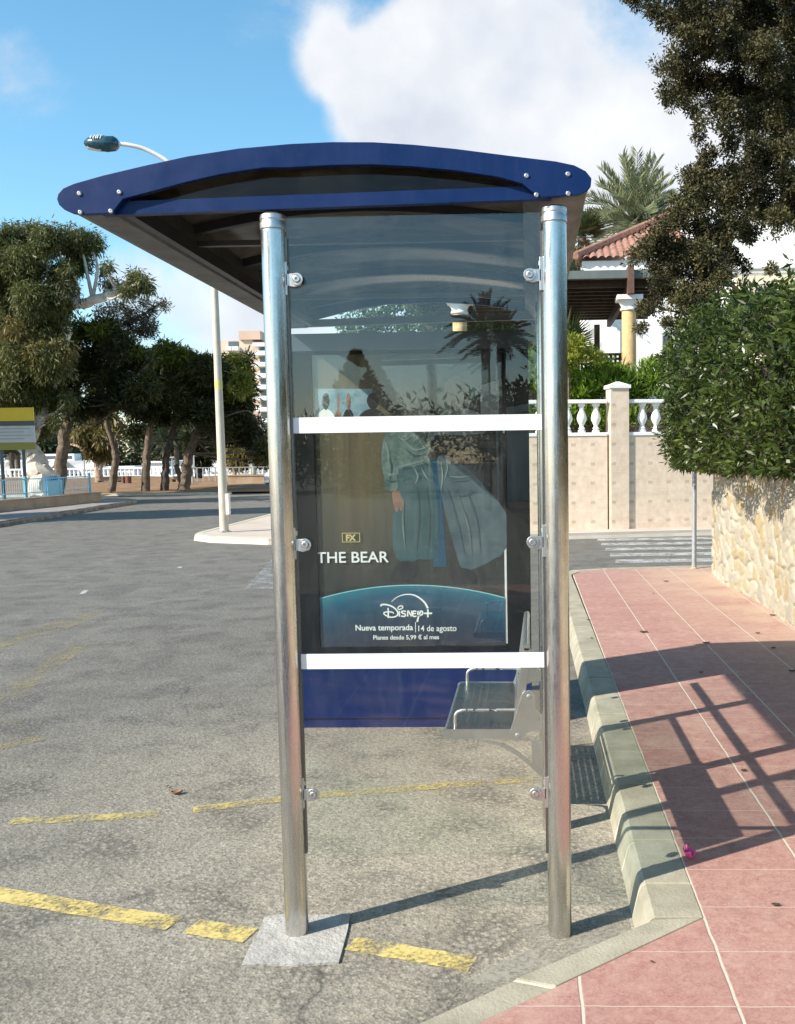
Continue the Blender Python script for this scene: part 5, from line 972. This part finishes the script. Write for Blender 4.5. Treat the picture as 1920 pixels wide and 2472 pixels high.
# tower blocks
tw = thing('apartment_tower', (*at(520, 1100, 243)[:2], 0), 'peach apartment tower with white balconies far behind the pines', 'building')
a, b = at(531, 822, 243), at(610, 822, 243); zt = a[2]; MB().box(a[0], b[0], 243, 258, 0, zt).build('wall', M_FARB, tw)
a2, b2 = at(583, 802, 244.5), at(634, 802, 244.5); MB().box(a2[0], b2[0], 242.2, 256, zt+.01, a2[2]).build('roof_house', mat('far_pink_render', (.50, .35, .27), (.54, .39, .30), .1, .9), tw); MB().box(b[0]-.0+.02, at(640, 822, 243)[0], 242.6, 257, 0, zt-.6).build('pink_wing', mat('far_tan_render', (.46, .34, .26), (.50, .38, .29), .1, .9), tw)
for f in range(14):
    z1 = zt-1.2-f*2.95; p0, p1 = at(548, 900, 241.6)[0], at(578, 900, 241.6)[0]
    bl_ = MB().box(p0, p1, 241.3, 242.98, z1-1.5, z1-.55).build('balcony', M_FARW, tw); MB().box(p0+.3, p1-.3, 242.9, 242.99, z1-.55, z1+.9).build('window', M_FARG, bl_)
t2 = thing('balcony_tower', (*at(650, 1100, 236)[:2], 0), 'white banded balcony tower far away beside the left shelter post', 'building')
a, b = at(612, 832, 236), at(720, 832, 236); MB().box(a[0]+.8, b[0], 237, 252, 0, a[2]-.5).build('wall', M_FARB, t2); MB().box(a[0], b[0]+.5, 235.2, 252.2, a[2]-.49, a[2]+.3).build('roof', M_FARW, t2)
for f in range(17):
    z1 = a[2]-1.6-f*2.78
    if z1 < 2: break
    bl_ = MB().box(a[0], b[0], 235.3, 236.99, z1-1.05, z1).build('balcony', M_FARW, t2); MB().box(a[0]+1.2, b[0], 236.9, 236.99, z1+.05, z1+1.5).build('window', M_FARG, bl_)
# parked car, mostly hidden by the shelter post
c0 = at(642, 1188, 54); car = thing('parked_car', (c0[0]+.9, 54.9, 0), 'white car at the road bend mostly hidden behind the shelter post', 'car')
X0, Y0 = c0[0], 53.5
prof = [(0, .35), (.05, .72), (.55, .92), (1.05, 1.02), (1.75, 1.48), (3.1, 1.50), (3.9, 1.05), (4.2, .95), (4.25, .35)]
bd = MB().pyz([(Y0+y, z) for y, z in prof], X0, X0+1.78).build('body', M_CAR, car, bev=.07); bd.modifiers['bevel'].segments = 3
MB().prism([(X0+.2, Y0+1.06, 1.05), (X0+1.58, Y0+1.06, 1.05), (X0+1.48, Y0+1.70, 1.45), (X0+.30, Y0+1.70, 1.45)], [(X0+.2, Y0+1.0, 1.07), (X0+1.58, Y0+1.0, 1.07), (X0+1.48, Y0+1.66, 1.48), (X0+.30, Y0+1.66, 1.48)]).build('windscreen', M_FARG, car)
MB().pyz([(Y0+1.35, 1.06), (Y0+1.85, 1.40), (Y0+3.0, 1.42), (Y0+3.6, 1.06)], X0-.006, X0+.004).build('side_window', M_FARG, car)
for x in (X0+.06, X0+1.32): MB().box(x, x+.40, Y0-.015, Y0+.1, .62, .78).build('headlight', M_LENS, car, bev=.02)
MB().box(X0+.35, X0+1.43, Y0-.012, Y0+.05, .40, .56).build('grille', M_DARKF, car)
for y in (Y0+.8, Y0+3.4):
    for x in (X0-.01, X0+1.60): wl = MB().lathe([(.30, 0), (.32, .03), (.32, .17), (.30, .2)], (x, y, .32), 18, 'x').build('wheel', M_RUBBER, car); MB().lathe([(.18, -.004), (.18, .204)], (x, y, .32), 12, 'x').build('rim', M_GALV, wl)

# ================================================================== BEHIND THE CAMERA (mirrored in the glass)
def mirror(u, v, Y):                      # place whose reflection in the end pane appears in that direction
    q = at(u, v, Y); return np.array([q[0], -q[1], q[2]])
nf = thing('norfolk_pine', (*mirror(860, 1000, 40)[:2], 0), 'tiered araucaria pine mirrored in the upper part of the glass pane', 'tree')
b0 = mirror(860, 850, 40); tr_ = MB().tube([(b0[0], b0[1], 0), (b0[0], b0[1], b0[2])], [.22, .03], 10).build('trunk', M_BARKD, nf)
P, D = [], []
for k in range(26):
    z = b0[2]-.12-k*.26; rr = min(2.2, .12+.125*k)
    for j in range(7):
        az = j*.9+k*.5; d = np.array([math.cos(az), math.sin(az), .22])
        for t in np.linspace(.1, 1, 16):
            for s in range(7): P.append([b0[0], b0[1], z]+d*rr*t+np.array([0, 0, .16*t*t*rr])); D.append(rng.normal(size=3)*.5+np.array([0, 0, .25])+d*.4)
leaves('crown', np.array(P), np.array(D), .26, .06, M_LEAFP, nf)
for k, (u, v, lab) in enumerate(((1172, 800, 'palm mirrored in the glass, taller crown on the left'), (1210, 825, 'palm mirrored in the glass beside the taller one'))):
    c = mirror(u, v, 27+k*1.5); d = thing('mirrored_palm', (c[0], c[1], 0), lab, 'palm tree'); date_palm(d, c, 40, 1.35, M_PALM2, M_BARKD, 0, .13)
mt = [((-16+i*2.6+random.uniform(-1, 1), -46+random.uniform(-4, 4), 2.0+random.uniform(0, 2.2)), 2.0+random.random()) for i in range(18)]+[((3+i*1.6, -38+random.uniform(-2, 2), 1.6+random.uniform(0, 1.6)), 1.5) for i in range(10)]
bt = thing('street_trees_behind', (5, -46, 0), 'dark leafy trees mirrored low in the glass pane', 'woodland'); crown(bt, mt, M_LEAFP, 40, 20, .8, .5, .2, 0, .6, .3, 1., 'foliage'); bt['kind'] = 'stuff'; del bt['category']; bt.name = 'mirrored_woodland'
mh = thing('mirrored_house', (4, -34, 0), 'white single storey house mirrored at the right of the glass', 'house'); MB().box(-.4, 7, -40, -34, 0, 3.2).build('wall', M_PLASTER, mh); MB().prism([(-.8, -33.6, 3.203), (7.4, -33.6, 4.6), (7.4, -40.4, 4.6), (-.8, -40.4, 3.203)], [(-.8, -33.6, 3.45), (7.4, -33.6, 4.85), (7.4, -40.4, 4.85), (-.8, -40.4, 3.45)]).build('roof', M_PLASTER, mh)

st_ = thing('shade_tree', (-8.3, -10.2, 0), 'leafy tree added behind the camera to shade the mirrored paving', 'tree')  # unseen tree added so its shadow darkens the paving reflected in the glass
sb = [((-8.3+random.uniform(-2.2, 2.2), -10.2+random.uniform(-2, 2), 6+random.uniform(-1.1, 1.3)), random.uniform(.8, 1.3)) for k in range(20)]
crown(st_, sb, M_LEAFD, 40, 22, .42, .22, .10, .2, .6, .3); limbs(st_, [([(-8.3, -10.2, 0), (-8.2, -10.1, 2.5), (-8.4, -10.3, 5)], .2, .1)], sb, M_BARK, .06)

# ================================================================== SMALL THINGS
def petal(name, p, s, m, label, cat, rz, group=None, curl=.5):
    r = thing(name, p, label, cat, group); n = 6; V, F = [], []
    for i in range(n+1):
        for j in range(n+1):
            a, b = i/n*2-1, j/n*2-1; w = math.sqrt(max(0, 1-.85*a*a))*(1-.25*a); x, y = a*s, b*s*.62*w; z = curl*s*(b*b*.7+.35*a*a)+.004
            V.append((p[0]+x*math.cos(rz)-y*math.sin(rz), p[1]+x*math.sin(rz)+y*math.cos(rz), p[2]+z))
    F = [(i*(n+1)+j, i*(n+1)+j+1, (i+1)*(n+1)+j+1, (i+1)*(n+1)+j) for i in range(n) for j in range(n)]
    o = MB().add(V, F).build('blade', m, r, sm=True); so_ = o.modifiers.new('thickness', 'SOLIDIFY'); so_.thickness = .0012
    MB().tube([(p[0]-s*math.cos(rz), p[1]-s*math.sin(rz), p[2]+.35*curl*s+.004), (p[0], p[1], p[2]+.006), (p[0]+.7*s*math.cos(rz), p[1]+.7*s*math.sin(rz), p[2]+.2*curl*s+.005)], .0012, 4).build('midrib', m, r)
    return r
f = gr(1663, 2072, .13); petal('petal', (f[0], f[1], .13), .034, M_BOUG, 'bright pink bougainvillea bract lying on the red paving', 'flower', 1.9, None, 1.1)
f = gr(427, 1918, 0); petal('fallen_leaf', (f[0], f[1], .002), .030, M_DRY, 'tan dry leaf lying on the asphalt left of the shelter', 'leaf', .4)
f = gr(405, 1901, 0); petal('fallen_leaf', (f[0], f[1], .002), .010, M_DRY, 'tiny dry leaf scrap just behind the tan leaf', 'leaf', 1.2)
c2 = lambda a, b: gr(1200+a/1.946, 1350+b/1.946, .13)
for a, b, s, rz in ((985, 397, .030, .2), (795, 106, .030, .1), (1295, 266, .028, .0), (445, 374, .016, 1.), (1225, 350, .02, .3), (735, 163, .015, 1.5), (1300, 420, .022, .5), (1390, 530, .028, .2), (1160, 997, .016, .4), (960, 535, .016, .2), (1310, 1630, .014, 0.), (728, 1897, .006, 0), (430, 288, .018, .1), (690, 345, .035, .1)):
    q = c2(a, b); petal('fallen_leaf', (q[0], q[1], .131), s, M_DRYD, 'dark curled dry leaf on the red paving', 'leaf', rz, 'dry leaves scattered on the paving', .3)
